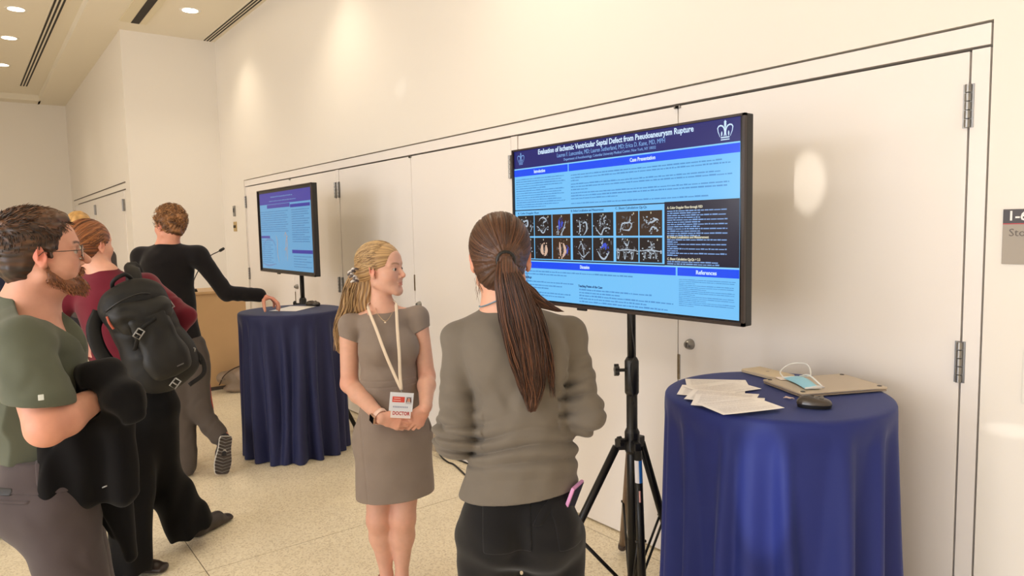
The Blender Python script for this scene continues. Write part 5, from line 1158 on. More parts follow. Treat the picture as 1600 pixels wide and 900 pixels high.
    b = MB(); b.tube([bt-bs, bt-bs-Zu*.022], .003, 8); b.build('badge_clip', M['steel'], base, True)
    bc = P(627, 628, D-.205); bd = empty('name_badge', tuple(bc), 'white name badge with a red block and DOCTOR strip hanging on the cream lanyard', 'badge')
    ex = nrm(rr*1.0-.12*Zu); ey = nrm(Zu+.12*rr); ez = np.cross(ex, ey); Rb = np.stack([ex, ey, ez], 1)
    def card(c, w, hh, m, nm, off, th=.0008): b = MB(); b.box(ex*c[0]+ey*c[1]+ez*off, (w, hh, th), R=Rb); return b.build(nm, m, bd)
    card((0, 0), .096, .078, mat('badge_card', srgb(226, 230, 240), .25), 'card', 0, .002); card((-.012, .010), .05, .023, mat('badge_red', srgb(214, 72, 60), .4), 'red_block', .0018)
    b = MB(); text_into(b, 'REGIST', .0085, ex*-.034+ey*.0155+ez*.0026, ex, ey) if False else None
    for k, (y, w) in enumerate(((.015, .026), (.006, .03))): b.box(ex*(-.018)+ey*y+ez*.0024, (w, .0028, .0006), R=Rb)
    b.build('printed_lines', mat('badge_print', srgb(240, 200, 195), .5), bd)
    card((.03, .008), .024, .03, mat('photo_ground', srgb(190, 190, 200), .4), 'photo', .0018)
    b = MB(); b.lathe([(0, .0026), (.0075, .0024), (.008, .002)], (0, 0, 0), 14, R=Rb); b.v = [tuple(np.array(q)+ex*.03+ey*.009) for q in b.v]; b.build('photo_face', mat('photo_skin', srgb(208, 150, 130), .5), bd)
    b = MB(); b.tube([ex*.021+ey*.0+ez*.0026, ex*.024+ey*.019+ez*.0026, ex*.036+ey*.019+ez*.0026, ex*.039+ey*.0+ez*.0026], .0022, 6, flat=.3); b.build('photo_hair', mat('photo_dark', srgb(90, 54, 44), .5), bd)
    b = MB()
    for k in range(9): b.box(ex*(-.03+.007*k)+ey*-.021+ez*.0018, (.0045, .006, .0006), R=Rb)
    b.build('printed_number', mat('badge_grey', srgb(160, 165, 190), .5), bd)
    card((.002, -.052), .082, .032, mat('strip_white', srgb(238, 226, 226), .4), 'title_strip', -.002, .0015)
    b = MB(); text_into(b, 'DOCTOR', .021, ex*.003+ey*-.049+ez*-.0008, ex, ey, 'CENTER', width=.07, bold=.0005); b.build('lettering', mat('doctor_red', srgb(186, 42, 52), .5), bd)
    ax = nrm(wR-eR); u = nrm(np.cross(ax, v)); w = np.cross(ax, u); wc = wR-ax*.012
    wt = empty('wrist_watch', tuple(wc), 'square black smart watch on a pale pink band', 'watch'); b = MB(); b.tube([.029*(math.cos(a)*u+math.sin(a)*w*1.1) for a in np.linspace(0, 2*PI, 33)], .011, 8, cap=False, flat=.22, up=u); b.v = b.v
    vs = []; fs = []; n = 36
    for k in range(n):
        a = 2*PI*k/n; r1 = .0285+.004*abs(math.cos(a)); d_ = math.cos(a)*u+math.sin(a)*w
        for (rx, ax_) in ((r1, -.0105), (r1+.0025, -.0095), (r1+.0025, .0095), (r1, .0105)): vs.append(d_*rx+ax*ax_)
    for k in range(n):
        for q_ in range(4): a = k*4+q_; a2 = k*4+(q_+1) % 4; k2 = ((k+1) % n)*4; fs.append((a, a2, k2+(q_+1) % 4, k2+q_))
    b = MB(); b.add(vs, fs); b.build('band', mat('band_pink', srgb(240, 205, 190), .5), wt, True)
    nd = nrm(-v*.8-u*.0+(-rr*.25-Zu*.3)); nd = nrm(nd-ax*np.dot(nd, ax)); sd = np.cross(ax, nd); Rw = np.stack([ax, sd, nd], 1)
    b = MB(); b.box(nd*.034, (.034, .036, .011), R=Rw, bev=.004); autosmooth(b.build('case', mat('watch_case', srgb(196, 160, 140), .3, .6), wt)); b = MB(); b.box(nd*.0398, (.030, .032, .002), R=Rw, bev=.0008); b.build('display', mat('watch_glass', srgb(12, 10, 12), .1), wt)
    b = MB(); b.tube([p-bs for p in bez([P(586, 478, D-.02), P(590, 490, D-.085), P(602, 502, D-.112), P(612, 490, D-.09), P(617, 476, D-.04)], 24)], .0008, 6); b.build('necklace', mat('gold_chain', srgb(214, 184, 140), .3, .8), base, True)
    c = P(602, 504, D-.115)-bs; b = MB(); b.lathe([(0, .004), (.004, .003), (.0055, 0), (.004, -.003), (0, -.004)], c, 14); b.build('pendant', mat('pendant_pale', srgb(232, 214, 190), .2, .5), base, True)
    for c_ in (aR, aL):
        so, _ = shoe_ops(np.array([c_[0], c_[1], .004])-f*.05, np.array([c_[0], c_[1], .004])+f*.2, .235); so.append(('int', HS((0, 0, .003), (0, 0, -1)))); so.append(('sub', RC(np.array([c_[0], c_[1], .09]), np.array([c_[0], c_[1], .09])+f*.05, .035, .03, .01))); sdf_obj('shoe', so, .004, mat('nude_shoe', srgb(150, 100, 84), .4), base)
if on('blonde'): build_blonde()
# ================================================================== man in green scrubs with the black jacket
def build_scrubs():
    D = 2.0; v, rr = vframe(60); Zu = V(0, 0, 1); f = facing(60, 84); side = nrm(np.cross(f, Zu))      # side: his right hand side faces the camera
    pel = P(84, 780, D); base = root_at(pel, 'bearded person with glasses in grey-green scrubs carrying a black jacket over the arm')
    h = Head(P(62, 397, D), nrm(facing(60, 86)+.03*Zu), sc=1.0)
    nk = P(36, 488, D+.0); che = P(50, 575, D); wai = P(62, 680, D); skin = srgb(216, 160, 138)
    sR = P(34, 535, D-.15); eR = P(72, 668, D-.21); wR = P(160, 618, D-.02); sL = P(62, 520, D+.17); eL = P(90, 650, D+.2); wL = P(90, 603, D+.1)
    o = head_ops(h, male=True)
    A(o, RC(h.p(0, -.02, -.055), nk, .055, .062, .03)); A(o, RC(h.p(0, .03, -.08), nk+f*.05, .03, .03, .04)); A(o, RC(nk, che, .06, .1, .04, side=side, sa=1.2, sb=1.3)); A(o, RC(che, wai, .095, .085, .05, side=side, sa=1.3)); A(o, RC(wai, pel, .078, .08, .04, side=side, sa=1.2))
    A(o, RC(nk+f*.05-Zu*.035, che+f*.045+Zu*.05, .035, .05, .05, side=side, sa=1.8))
    for s_ in (sR, sL): A(o, RC(nk-Zu*.05, s_-Zu*.01, .03, .042, .04))
    o += arm_ops(sR, eR, wR, (.053, .047, .047, .029)); o += arm_ops(sL, eL, wL, (.05, .04, .04, .028))
    hr, _ = hand_ops(wR, nrm(v*.9+.3*rr), -Zu, f, curl=((50, 60, 30),)); hl, tips = hand_ops(wL, nrm(rr*.9+.25*Zu), nrm(-Zu+.2*v), nrm(-v+.3*Zu), curl=((45, 60, 40),), L=.95); o += hr+hl
    pk = srgb(222, 140, 116)
    hipR, hipL = P(90, 800, D-.08), P(98, 800, D+.1); kR, kL = P(134, 985, D-.09), P(150, 985, D+.1); aR, aL = None, None
    aR = np.array([kR[0]-.0, kR[1], .10])-f*.04; aL = np.array([kL[0], kL[1], .1])-f*.0
    for a_, b_, c_ in ((hipR, kR, aR), (hipL, kL, aL)): A(o, RC(a_, b_, .07, .05, .03)); A(o, RC(b_, c_, .05, .035, .03))
    sp = face_spots(h, lip=srgb(200, 116, 104), cheek=.3)+[(eR, .07, srgb(224, 140, 112), .45), (h.p(.08, -.005, 0), .035, srgb(226, 124, 104), .55)]
    # beard and brows as pigment under the hair
    sp += [(h.p(sx*x, y, z), r, srgb(150, 92, 60), .75) for sx in (-1, 1) for (x, y, z, r) in ((.055, .02, -.07, .026), (.045, .055, -.085, .024), (.02, .085, -.098, .022), (.0, .09, -.09, .018), (.068, .008, -.04, .016), (.022, .095, -.05, .009))]
    brow = [(h.p(sx*(.014+.034*t), .092-.02*t, .024+.006*math.sin(t*2.4)), .0058, srgb(92, 60, 42), .95) for sx in (-1, 1) for t in np.linspace(0, 1, 8)]
    lid = [(h.p(sx*.0305+.012*t, .0885-.004*abs(t)-.004*t*sx, .0078-.003*t*t), .003, srgb(96, 62, 48), .8) for sx in (-1, 1) for t in np.linspace(-1, 1, 6)]
    sdf_obj('body', o, .0027, skin_m, base, skin_color(skin, sp, (h, srgb(84, 54, 38), .95))); eyes(h, base, nrm(h.f+.1*Zu), srgb(96, 74, 54))
    # hair: short on the sides, swept up and forward on top
    hc, hr_ = (0, -.016, .038), (.081, .106, .093); ho = []
    A(ho, h.E(hc, hr_)); A(ho, h.E((0, .022, .096), (.056, .056, .026), k=.03)); A(ho, h.E((0, -.05, -.03), (.066, .053, .055), k=.03)); A(ho, h.C((.073, .022, .02), (.0765, .02, -.012), .008, .005, k=.01)); A(ho, h.C((-.073, .022, .02), (-.0765, .02, -.012), .008, .005, k=.01))
    def hg(p):
        q = h.loc(p.reshape(-1, 3)).reshape(p.shape); return (.0018*hash_noise(q*np.array([1, .6, 1.4], np.float32), 26, 3)+.0012*np.sin(q[..., 2]*190+q[..., 1]*90+4*hash_noise(q, 9, 4))).astype(np.float32)
    ho.append(('disp', hg)); ho.append(('sub', h.E((0, .132, .004), (.094, .117, .1), k=.01))); ho.append(('sub', h.E((0, .07, -.09), (.1, .115, .065), k=.012)))
    for sx in (-1, 1): ho.append(('sub', h.E((sx*.087, .0, -.016), (.017, .024, .036), k=.006)))
    def hcol(vs): q = h.loc(vs.astype(np.float32)); n = hash_noise(q*np.array([1, .5, 2], np.float32), 30, 8); return mixc(srgb(38, 26, 20), srgb(104, 68, 44), .25+.35*n+q[:, 2]*3.0)
    sdf_obj('hair', ho, .0026, hair_m, base, hcol)
    rnd = random.Random(8); paths = []; rad = []; cols = []
    for i in range(1500):
        dv = nrm(V(rnd.gauss(0, 1), rnd.gauss(-.15, 1), rnd.gauss(.25, 1))); q = ell_pt(h, hc, hr_, dv)
        if q[1] > .045+.035*np.clip((q[2]-.04)/.06, 0, 1) and q[2] < .118: continue
        if q[2] < -.045 and q[1] > -.03: continue
        if abs(q[0]) > .05 and -.075 < q[2] < .02 and q[1] > -.04: continue
        top = np.clip((q[2]-.03)/.08, 0, 1); g = V(.12*np.sign(q[0]), .9, .35)*top+V(0, -.25, -1)*(1-top); g = g-dv*np.dot(g, dv)*.85; ln = (.012+.013*top)*rnd.uniform(.7, 1.3); q0 = q*.99
        pts = [h.p(*(q0)), h.p(*(q0+dv*.003*(1+top*.8)+nrm(g)*ln*.5)), h.p(*(q0+dv*(.003+.003*top)+nrm(g+V(rnd.uniform(-.25, .25), rnd.uniform(-.15, .15), rnd.uniform(-.15, .15)))*ln))]
        paths.append(bez(pts, 6)); rad.append(rnd.uniform(.0008, .0014)); cols.append(mixc(srgb(34, 23, 18), srgb(120, 80, 50), np.array([rnd.random()**1.6*(.4+.6*top)]))[0])
    strands('hair_strands', paths, rad, hair_m, base, cols)
    # beard
    bo = []
    for sx in (-1, 1):
        A(bo, h.C((sx*.066, .006, -.03), (sx*.060, .014, -.066), .006, .010, k=.02)); A(bo, h.C((sx*.057, .016, -.070), (sx*.036, .062, -.096), .015, .017, k=.02)); A(bo, h.C((sx*.034, .064, -.096), (0, .084, -.106), .018, .020, k=.02)); A(bo, h.C((sx*.036, .066, -.07), (sx*.023, .088, -.074), .008, .007, k=.015)); A(bo, h.C((sx*.024, .091, -.062), (sx*.004, .0985, -.0485), .0048, .0048, k=.006))
    A(bo, h.E((0, .091, -.094), (.02, .014, .016), k=.015)); bo.append(('sub', h.E((0, .118, -.0625), (.020, .028, .0085), k=.005))); bo.append(('sub', h.E((0, .03, -.135), (.045, .055, .03), k=.02)))
    bo.append(('disp', lambda p: (.0016*hash_noise(p, 70, 5)+.0012*hash_noise(p, 130, 6)).astype(np.float32)))
    bm_ = lambda vs: mixc(srgb(84, 50, 30), srgb(132, 80, 48), .5+.6*hash_noise(vs, 40, 3)+.3*np.clip(-h.loc(vs.astype(np.float32))[:, 2]*0+h.loc(vs.astype(np.float32))[:, 1]*4-.1, -1, 1)*1)
    me_, vs_b = sdf_mesh(bo, .004, 'tmp'); bpy.data.meshes.remove(me_)
    sdf_obj('beard', bo, .0024, hair_m, base, bm_)
    paths = []; rad = []; cols = []
    for i in range(1100):
        p0 = vs_b[rnd.randrange(len(vs_b))]; q = h.loc(p0[None].astype(np.float32))[0]; d = nrm(V(q[0]*2.5, .25+q[1]*3, -.95)); d = h.d(*d)
        paths.append(np.array([p0-d*.002, p0+d*.004, p0+d*.007+rr*rnd.uniform(-.0015, .0015), p0+d*rnd.uniform(.008, .012)+rr*rnd.uniform(-.002, .002)])); rad.append(rnd.uniform(.0005, .0009)); cols.append(mixc(srgb(88, 52, 32), srgb(184, 118, 70), np.array([rnd.random()]))[0])
    strands('beard_strands', paths, rad, hair_m, base, cols)
    # glasses: worn, but a thing of their own
    gl = empty('eyeglasses', tuple(h.p(0, .1, 0)), 'thin wire-rimmed glasses on the bearded face', 'glasses'); g0 = np.array(gl.location); wire = mat('wire_frame', srgb(70, 62, 60), .3, .8); lens = mat('lens_glass', (1, 1, 1), .02)
    lens.node_tree.nodes['Principled BSDF'].inputs['Transmission Weight'].default_value = 1; lens.node_tree.nodes['Principled BSDF'].inputs['IOR'].default_value = 1.08
    for sx in (-1, 1):
        c = V(sx*.0335, .1065, -.002); n = 28; pts = [h.p(c[0]+.0235*math.copysign(abs(math.cos(a))**.8, math.cos(a)), c[1]-.006*abs(sx*.0335+.0235*math.cos(a))*8*.1-(abs(c[0]+.0235*math.cos(a))**2)*3.0, c[2]+.0205*math.copysign(abs(math.sin(a))**.8, math.sin(a)))-g0 for a in np.linspace(0, 2*PI, n+1)]
        b = MB(); b.tube(pts, .0011, 6, cap=False); b.build('rim', wire, gl, True)
        b = MB(); cc = sum(pts[:-1])/n; b.add([cc]+pts[:-1]+[cc+.001*h.f]+[q+.001*h.f for q in pts[:-1]], [(0, 1+i, 1+(i+1) % n) for i in range(n)]+[(n+1, n+2+(i+1) % n, n+2+i) for i in range(n)]); b.build('lens', lens, gl)
        b = MB(); b.tube([h.p(sx*.057, .095, .006)-g0, h.p(sx*.068, .088, .006)-g0, h.p(sx*.079, .04, .006)-g0, h.p(sx*.083, .004, .008)-g0, h.p(sx*.083, -.012, -.006)-g0], .0012, 6); b.build('temple_arm', wire, gl, True)
        b = MB(); b.tube([h.p(sx*.010, .106, -.006)-g0, h.p(sx*.0085, .1, -.012)-g0], .0016, 6); b.build('nose_pad', wire, gl, True)
    b = MB(); b.tube(bez([h.p(-.0105, .107, .004)-g0, h.p(0, .111, .008)-g0, h.p(.0105, .107, .004)-g0], 10), .0011, 6); b.build('bridge', wire, gl, True)
    # scrub top
    s = []
    A(s, RC(P(44, 540, D), P(54, 640, D), .118, .112, .05, side=side, sa=1.42, sb=1.3)); A(s, RC(P(54, 640, D), P(66, 735, D), .112, .118, .05, side=side, sa=1.3, sb=1.32)); A(s, RC(P(52, 555, D)+f*.03, P(64, 640, D)+f*.02, .1, .09, .05, side=side, sa=1.4))
    for s_ in (sR, sL): A(s, RC(nk-Zu*.03, s_+Zu*.005, .058, .060, .05))
    A(s, RC(nk+Zu*.012, nk-Zu*.06, .066, .09, .03))
    for s_, e_ in ((sR, eR), (sL, eL)): A(s, RC(s_, s_+(e_-s_)*.72, .062, .074, .03, side=f, sa=1.0, sb=1.12))
    s.append(('disp', wrinkle(P(70, 560, D-.12), .13, f*.9-Zu*.5, 9, .007, 4))); s.append(('disp', wrinkle(P(40, 600, D-.2), .13, Zu*.5+f*.6, 8, .0065, 14))); s.append(('disp', wrinkle(P(40, 700, D-.12), .13, Zu*.8+f*.5, 8, .007, 24))); s.append(('disp', folds(.0022, 6, 19)))
    apex = P(119, 552, D); nb = nk-f*.075+Zu*.05
    for sg in (-1, 1):      # V neck: two planes meeting on the chest
        pass
    def vneck(p):
        q = p-apex.astype(np.float32); x = np.abs(q @ side.astype(np.float32)); y = (q @ f.astype(np.float32)); z = q[..., 2]
        return np.maximum(x-np.clip((z*.60), -1, .074), -(y+.13)).astype(np.float32)
    s.append(('sub', FN(vneck, k=.004))); s.append(('sub', Ell(nk+f*.018+Zu*.07, (.062, .074, .05), k=.006)))
    cp = s_ = sR+(eR-sR)*.66; ax = nrm(eR-sR)
    hemn = nrm(-Zu*.97-.13*rr); s.append(('sub', FN(lambda p: np.maximum(-((p-P(50, 634, D-.2).astype(np.float32)) @ hemn.astype(np.float32))*1.0, np.sqrt((((p-(sR+(eR-sR)*.9)).astype(np.float32))**2).sum(-1))-.125) if False else np.maximum(-((p-P(50, 632, D-.22).astype(np.float32)) @ hemn.astype(np.float32)), ((p-P(50, 632, D-.112).astype(np.float32)) @ v.astype(np.float32))).astype(np.float32), k=.003)))
    s.append(('sub', RC(sL+(eL-sL)*.85, eL+(eL-sL)*.3, .09, .09, .003)))
    s.append(('int', HS(P(30, 726, D-.1), nrm(-Zu-.12*rr), k=.005)))
    green = fab('scrub_green', srgb(90, 94, 80), bscale=800, rough=.8, sheen=.1)
    sdf_obj('scrub_top', s, .0032, green, base)
    b = MB(); lp = P(64, 621, D-.292)-np.array(base.location); R_ = np.stack([rr, v, Zu], 1); b.box(lp, (.012, .003, .014), R=R_, bev=.001); b.build('sleeve_label', mat('label_white', srgb(210, 214, 210), .6), base)
    # trousers
    t = []
    A(t, RC(P(78, 735, D), P(86, 790, D), .108, .118, .05, side=side, sa=1.28, sb=1.32)); A(t, Ell(P(60, 790, D-.07)-f*.02, (.085, .085, .1), k=.05)); A(t, Ell(P(60, 790, D+.07)-f*.02, (.085, .085, .1), k=.05))
    for hp, kn, an in ((hipR, kR, aR), (hipL, kL, aL)): A(t, RC(hp, kn, .098, .074, .04)); A(t, RC(kn, an-Zu*.03, .074, .062, .03))
    t.append(('disp', wrinkle(P(110, 840, D-.1), .14, f*.8+Zu*.5, 9, .004, 14))); t.append(('disp', folds(.002, 7, 15))); A(t, RC(P(72, 700, D), P(78, 740, D), .1, .106, .03, side=side, sa=1.28)); t.append(('int', HS(P(60, 705, D), nrm(Zu+.05*rr), k=.004)))
    tb = list(t); tm = fab('trouser_grey', srgb(74, 65, 66), bscale=700)
    sdf_obj('trousers', t, .0038, tm, base)
    c = P(40, 728, D-.1); sdf_obj('waistband', tb+[('disp', inflate(.003)), ('int', HS(P(60, 742, D), nrm(-Zu-.05*rr), k=.002))], .0035, tm, base, lo=P(80, 740, D)-.25, hi=P(80, 740, D)+.25)
    c = P(62, 738, D-.12); sdf_obj('belt_loop', tb+[('disp', inflate(.006)), ('int', BoxP(c, (.009, .08, .028), np.stack([rr, v, Zu], 1), .003, .002))], .003, tm, base, lo=c-.12, hi=c+.12)
    c = P(20, 768, D-.09); sdf_obj('pocket_welt', tb+[('disp', inflate(.0035)), ('int', BoxP(c, (.055, .12, .0045), np.stack([nrm(rr-.05*Zu), v, nrm(Zu+.05*rr)], 1), .002, .002))], .0025, tm, base, lo=c-.15, hi=c+.15)
    c = P(9, 751, D-.07); sdf_obj('trouser_tag', tb+[('disp', inflate(.004)), ('int', BoxP(c, (.018, .12, .009), np.stack([rr, v, Zu], 1), .002, .002))], .0025, mat('tag_black', srgb(20, 18, 22), .5), base, lo=c-.15, hi=c+.15)
    for an in (aR, aL): so, _ = shoe_ops(np.array([an[0], an[1], .003])-f*.06, np.array([an[0], an[1], .003])+f*.2, .28); so.append(('int', HS((0, 0, .003), (0, 0, -1)))); sdf_obj('shoe', so, .006, M['blackplastic'], base)
    # black jacket carried over the forearm
    jk = []; J = P(150, 620, D-.09)
    A(jk, RC(P(118, 600, D+.02), P(158, 588, D-.02), .045, .05, .03)); A(jk, RC(P(158, 588, D-.04), P(196, 618, D-.07), .05, .045, .03)); A(jk, RC(P(192, 616, D-.06), P(206, 650, D-.07), .048, .030, .025)); A(jk, RC(P(165, 610, D+.1), P(175, 640, D+.06), .05, .04, .04)); A(jk, RC(P(112, 615, D-.0), P(150, 640, D-.03), .045, .05, .03))
    A(jk, RC(P(150, 640, D-.05), P(142, 780, D-.08), .033, .022, .04, side=rr, sa=2.3, sb=4.6)); A(jk, RC(P(100, 640, D-.02), P(96, 770, D-.12), .035, .018, .04, side=rr, sa=1.5, sb=2.6)); A(jk, RC(P(190, 650, D-.03), P(200, 770, D-.05), .03, .022, .04, side=rr, sa=1.2, sb=1.6))
    A(jk, RC(P(180, 780, D+.0), P(207, 868, D+.02), .028, .012, .03, side=rr, sa=2.0, sb=1.2)); A(jk, RC(P(160, 770, D+.02), P(190, 830, D+.03), .025, .018, .03, side=rr, sa=2.0))
    def jf(p):
        q = p-J.astype(np.float32); x = q @ rr.astype(np.float32); z = q[..., 2]; m = np.clip((-z)*8, 0, 1)
        return (-m*.0065*np.sin(x*75+1.6*np.sin(z*7)+2*hash_noise(p, 2.5, 7))-(1-m)*.007*np.sin((x*.8+z)*58+2.4*hash_noise(p, 3.5, 9))+.003*hash_noise(p, 7, 11)).astype(np.float32)
    jk.append(('disp', jf)); jk.append(('sub', RC(eR, eR+(wR-eR)*.72, .055, .044, .006)))
    jc = nrm(-Zu-.02*rr)
    j = empty('jacket', tuple(P(150, 800, D)*V(1, 1, 0)+V(0, 0, .7)), 'black fleece jacket draped over the forearm of the bearded man', 'jacket'); sdf_obj('jacket_body', jk, .0036, fab('black_fleece', srgb(15, 14, 15), bscale=500, sheen=.08, rough=.95, spec=.15), j)
    b = MB(); zp = [P(163, 722, D-.125), P(168, 735, D-.128), P(166, 750, D-.13), P(162, 760, D-.13)]; b.tube([P(160, 762, D-.125)-np.array(j.location), P(167, 759, D-.125)-np.array(j.location)], .002, 6); b.build('zip_pull', mat('zip_grey', srgb(150, 150, 150), .4, .5), j, True)
if on('scrubs'): build_scrubs()
# ================================================================== woman in dark red with the backpack
def build_red():
    D = 3.4; v, rr = vframe(190); Zu = V(0, 0, 1); f = facing(190, 22); side = nrm(np.cross(f, Zu))
    pel = P(228, 620, D+.05); base = root_at(onz(240, 880, 0), 'person with red-brown hair in a low bun, dark red top and wide black trousers')
    h = Head(P(141, 383, D), facing(141, 50), sc=1.0); nk = P(163, 428, D); che = P(178, 490, D+.03); wai = P(205, 580, D+.03); skin = srgb(226, 170, 146)
    sR = P(228, 446, D+.04); eR = P(290, 494, D-.02); wR = P(252, 552, D-.06); sL = P(112, 452, D+.0); eL = P(70, 530, D-.05); wL = P(116, 543, D-.1)
    o = head_ops(h); A(o, RC(h.p(0, -.02, -.06), nk, .048, .05, .02)); A(o, RC(nk, che, .05, .09, .04, side=side, sa=1.2)); A(o, RC(che, wai, .08, .08, .04, side=side, sa=1.2)); A(o, RC(wai, pel, .08, .09, .04, side=side, sa=1.3))
    for s_, e_, w_ in ((sR, eR, wR), (sL, eL, wL)): A(o, RC(nk-Zu*.03, s_, .035, .04, .04)); o += arm_ops(s_, e_, w_, (.04, .034, .034, .024))
    hl, _ = hand_ops(wL, nrm(rr*.97-.25*Zu), v, nrm(-Zu+.3*rr), L=1.0, curl=((8, 12, 8), (10, 14, 10), (10, 16, 10), (14, 18, 10)), spread=.14, thumb=(.5, .8, .2)); hr, _ = hand_ops(wR, nrm(-rr+.1*Zu), v, -Zu, curl=((20, 20, 15),)); o += hl+hr
    aR, aL = onz(303, 826, .09), onz(203, 880, .09); kR, kL = P(247, 735, (D+.08+dep(aR))/2), P(204, 770, (D+.05+dep(aL))/2); hipR, hipL = P(245, 640, D+.08), P(210, 640, D+.05)
    for a_, b_, c_ in ((hipR, kR, aR), (hipL, kL, aL)): A(o, RC(a_, b_, .065, .045, .03)); A(o, RC(b_, c_, .045, .03, .03))
    sdf_obj('body', o, .0032, skin_m, base, skin_color(skin, face_spots(h)+[(wL+rr*.08, .09, srgb(232, 168, 160), .6)]))
    s = []
    A(s, RC(P(172, 470, D+.02), P(185, 540, D+.03), .112, .105, .05, side=side, sa=1.4, sb=1.25)); A(s, RC(P(185, 540, D+.03), P(212, 615, D+.05), .105, .112, .05, side=side, sa=1.25, sb=1.3)); A(s, RC(nk-Zu*.005, nk-Zu*.04, .06, .07, .03))
    for s_, e_, w_ in ((sR, eR, wR), (sL, eL, wL)): A(s, RC(nk-Zu*.04, s_, .052, .058, .05)); A(s, RC(s_, e_, .055, .046, .03)); A(s, RC(e_, w_+(e_-w_)*.15, .046, .034, .02))
    s.append(('disp', wrinkle(P(155, 500, D-.1), .14, rr*.9+Zu*.3, 8, .005, 5))); s.append(('disp', wrinkle(eR, .14, nrm(eR-sR), 12, .003, 6))); s.append(('disp', folds(.002, 7, 7)))
    s.append(('sub', Ell(h.p(0, -.03, -.09)+Zu*.012, (.058, .058, .04), k=.008))); sdf_obj('red_top', s, .004, fab('dark_red_knit', srgb(106, 22, 40), bscale=700, sheen=.2), base)
    co_ = []; A(co_, RC(nk-Zu*.015, nk+Zu*.012, .064, .056, .01)); co_.append(('sub', RC(nk-Zu*.05, nk+Zu*.07, .054, .047, .004))); co_.append(('sub', HS(nk+Zu*.018, -Zu, k=.003))); sdf_obj('collar', co_, .0035, fab('collar_red', srgb(98, 18, 34)), base)
    t = []
    A(t, RC(P(222, 605, D+.06), pel-Zu*.06, .1, .11, .05, side=side, sa=1.3, sb=1.35))
    for hp, kn, an, wd in ((hipR, kR, aR-Zu*.015, .115), (hipL, kL, aL-Zu*.07, .085)): A(t, RC(hp, kn, .102, .100, .04)); A(t, RC(kn, an, .098, wd, .03)); ax = nrm(an-kn); e1 = nrm(np.cross(ax, v)); t.append(('sub', BoxP(an+ax*(.20-.015), (.16, .16, .2), np.stack([e1, np.cross(ax, e1), ax], 1), .004, .004)))
    t.append(('disp', lambda p: (.006*np.sin((p @ rr.astype(np.float32))*70+2*hash_noise(p, 1.5, 2))*np.clip((1.0-p[..., 2])*1.4, 0, 1)).astype(np.float32))); t.append(('int', HS((0, 0, .012), (0, 0, -1), k=.003)))
    t.append(('sub', FN(lambda p: (((p-onz(268, 846, 0).astype(np.float32)) @ nrm(rr*.55-Zu*.8-v*.1).astype(np.float32))*-1).astype(np.float32), onz(300, 838, .05), .3, .01))) if False else None
    sdf_obj('black_trousers', t, .0045, fab('soft_black', srgb(15, 14, 14), spec=.12, sheen=.05), base)
    for hl_, te in ((onz(300, 842, 0), onz(364, 808, 0)), (onz(190, 893, 0), onz(228, 893, 0))):
        so, _ = shoe_ops(hl_, te, float(np.linalg.norm(te-hl_)) if np.linalg.norm(te-hl_) > .2 else .24); A(so, RC(hl_+(te-hl_)*.15+Zu*.05, hl_+(te-hl_)*.6+Zu*.045, .045, .038, .02)); A(so, RC(hl_+(te-hl_)*.15+Zu*.05, hl_+(te-hl_)*.1+Zu*.14, .045, .045, .02)); so.append(('int', HS((0, 0, .003), (0, 0, -1)))); sdf_obj('shoe', so, .004, mat('boot_brown', srgb(50, 40, 36), .4), base)
    # hair
    tie = h.p(-.012, -.105, -.02); tl = V(-.012, -.105, -.02)
    def streak(vs): q = h.loc(vs.astype(np.float32)); w = q-tl; a = np.arctan2(w[:, 0], w[:, 2]); n = np.clip(.5+.5*np.sin(a*31+2*np.sin(a*9)), 0, 1); return mixc(srgb(84, 46, 26), srgb(166, 100, 56), n*.6+np.clip(q[:, 2]*4, 0, .5))
    hc, hr_ = (0, -.014, .036), (.083, .104, .092); ho = []; A(ho, h.E(hc, hr_)); A(ho, h.E((0, -.05, -.03), (.062, .05, .055), k=.03)); A(ho, h.E((-.01, -.118, -.035), (.034, .026, .034), k=.008)); ho.append(('disp', lambda p: (.001*np.sin(np.arctan2((h.loc(p.reshape(-1, 3))-tl)[:, 0], (h.loc(p.reshape(-1, 3))-tl)[:, 2])*40)).reshape(p.shape[:-1]).astype(np.float32)))
    ho.append(('sub', h.E((0, .115, -.03), (.072, .09, .085), k=.01)))
    for sx in (-1, 1): ho.append(('sub', h.E((sx*.085, -.002, -.008), (.018, .024, .034), k=.006)))
    sdf_obj('hair', ho, .003, hair_m, base, streak)
    rnd = random.Random(13); paths = []; rad = []; cols = []; tdir = nrm(tl-np.array(hc))
    for i in range(300):
        a = rnd.uniform(0, 2*PI); d0 = nrm(V(math.sin(a), .2+.25*rnd.random(), math.cos(a)*.9 if math.cos(a) > 0 else math.cos(a)*.5)); paths.append(slerp_path(h, hc, hr_, d0, tdir, 10, 1.0+rnd.uniform(0, .014))); rad.append(rnd.uniform(.0008, .0014)); cols.append(mixc(srgb(76, 42, 24), srgb(190, 122, 70), np.array([rnd.random()]))[0])
    for i in range(120):
        a = rnd.uniform(0, 6.28); c = V(-.01, -.125, -.035); r1 = rnd.uniform(.022, .036); pts = [h.p(*(c+V(r1*math.cos(a+t), -.012*math.sin(t), r1*math.sin(a+t)))) for t in np.linspace(0, 2.2, 6)]; paths.append(bez(pts, 10)); rad.append(.0012); cols.append(mixc(srgb(96, 56, 34), srgb(186, 124, 76), np.array([rnd.random()]))[0])
    strands('hair_strands', paths, rad, hair_m, base, cols)
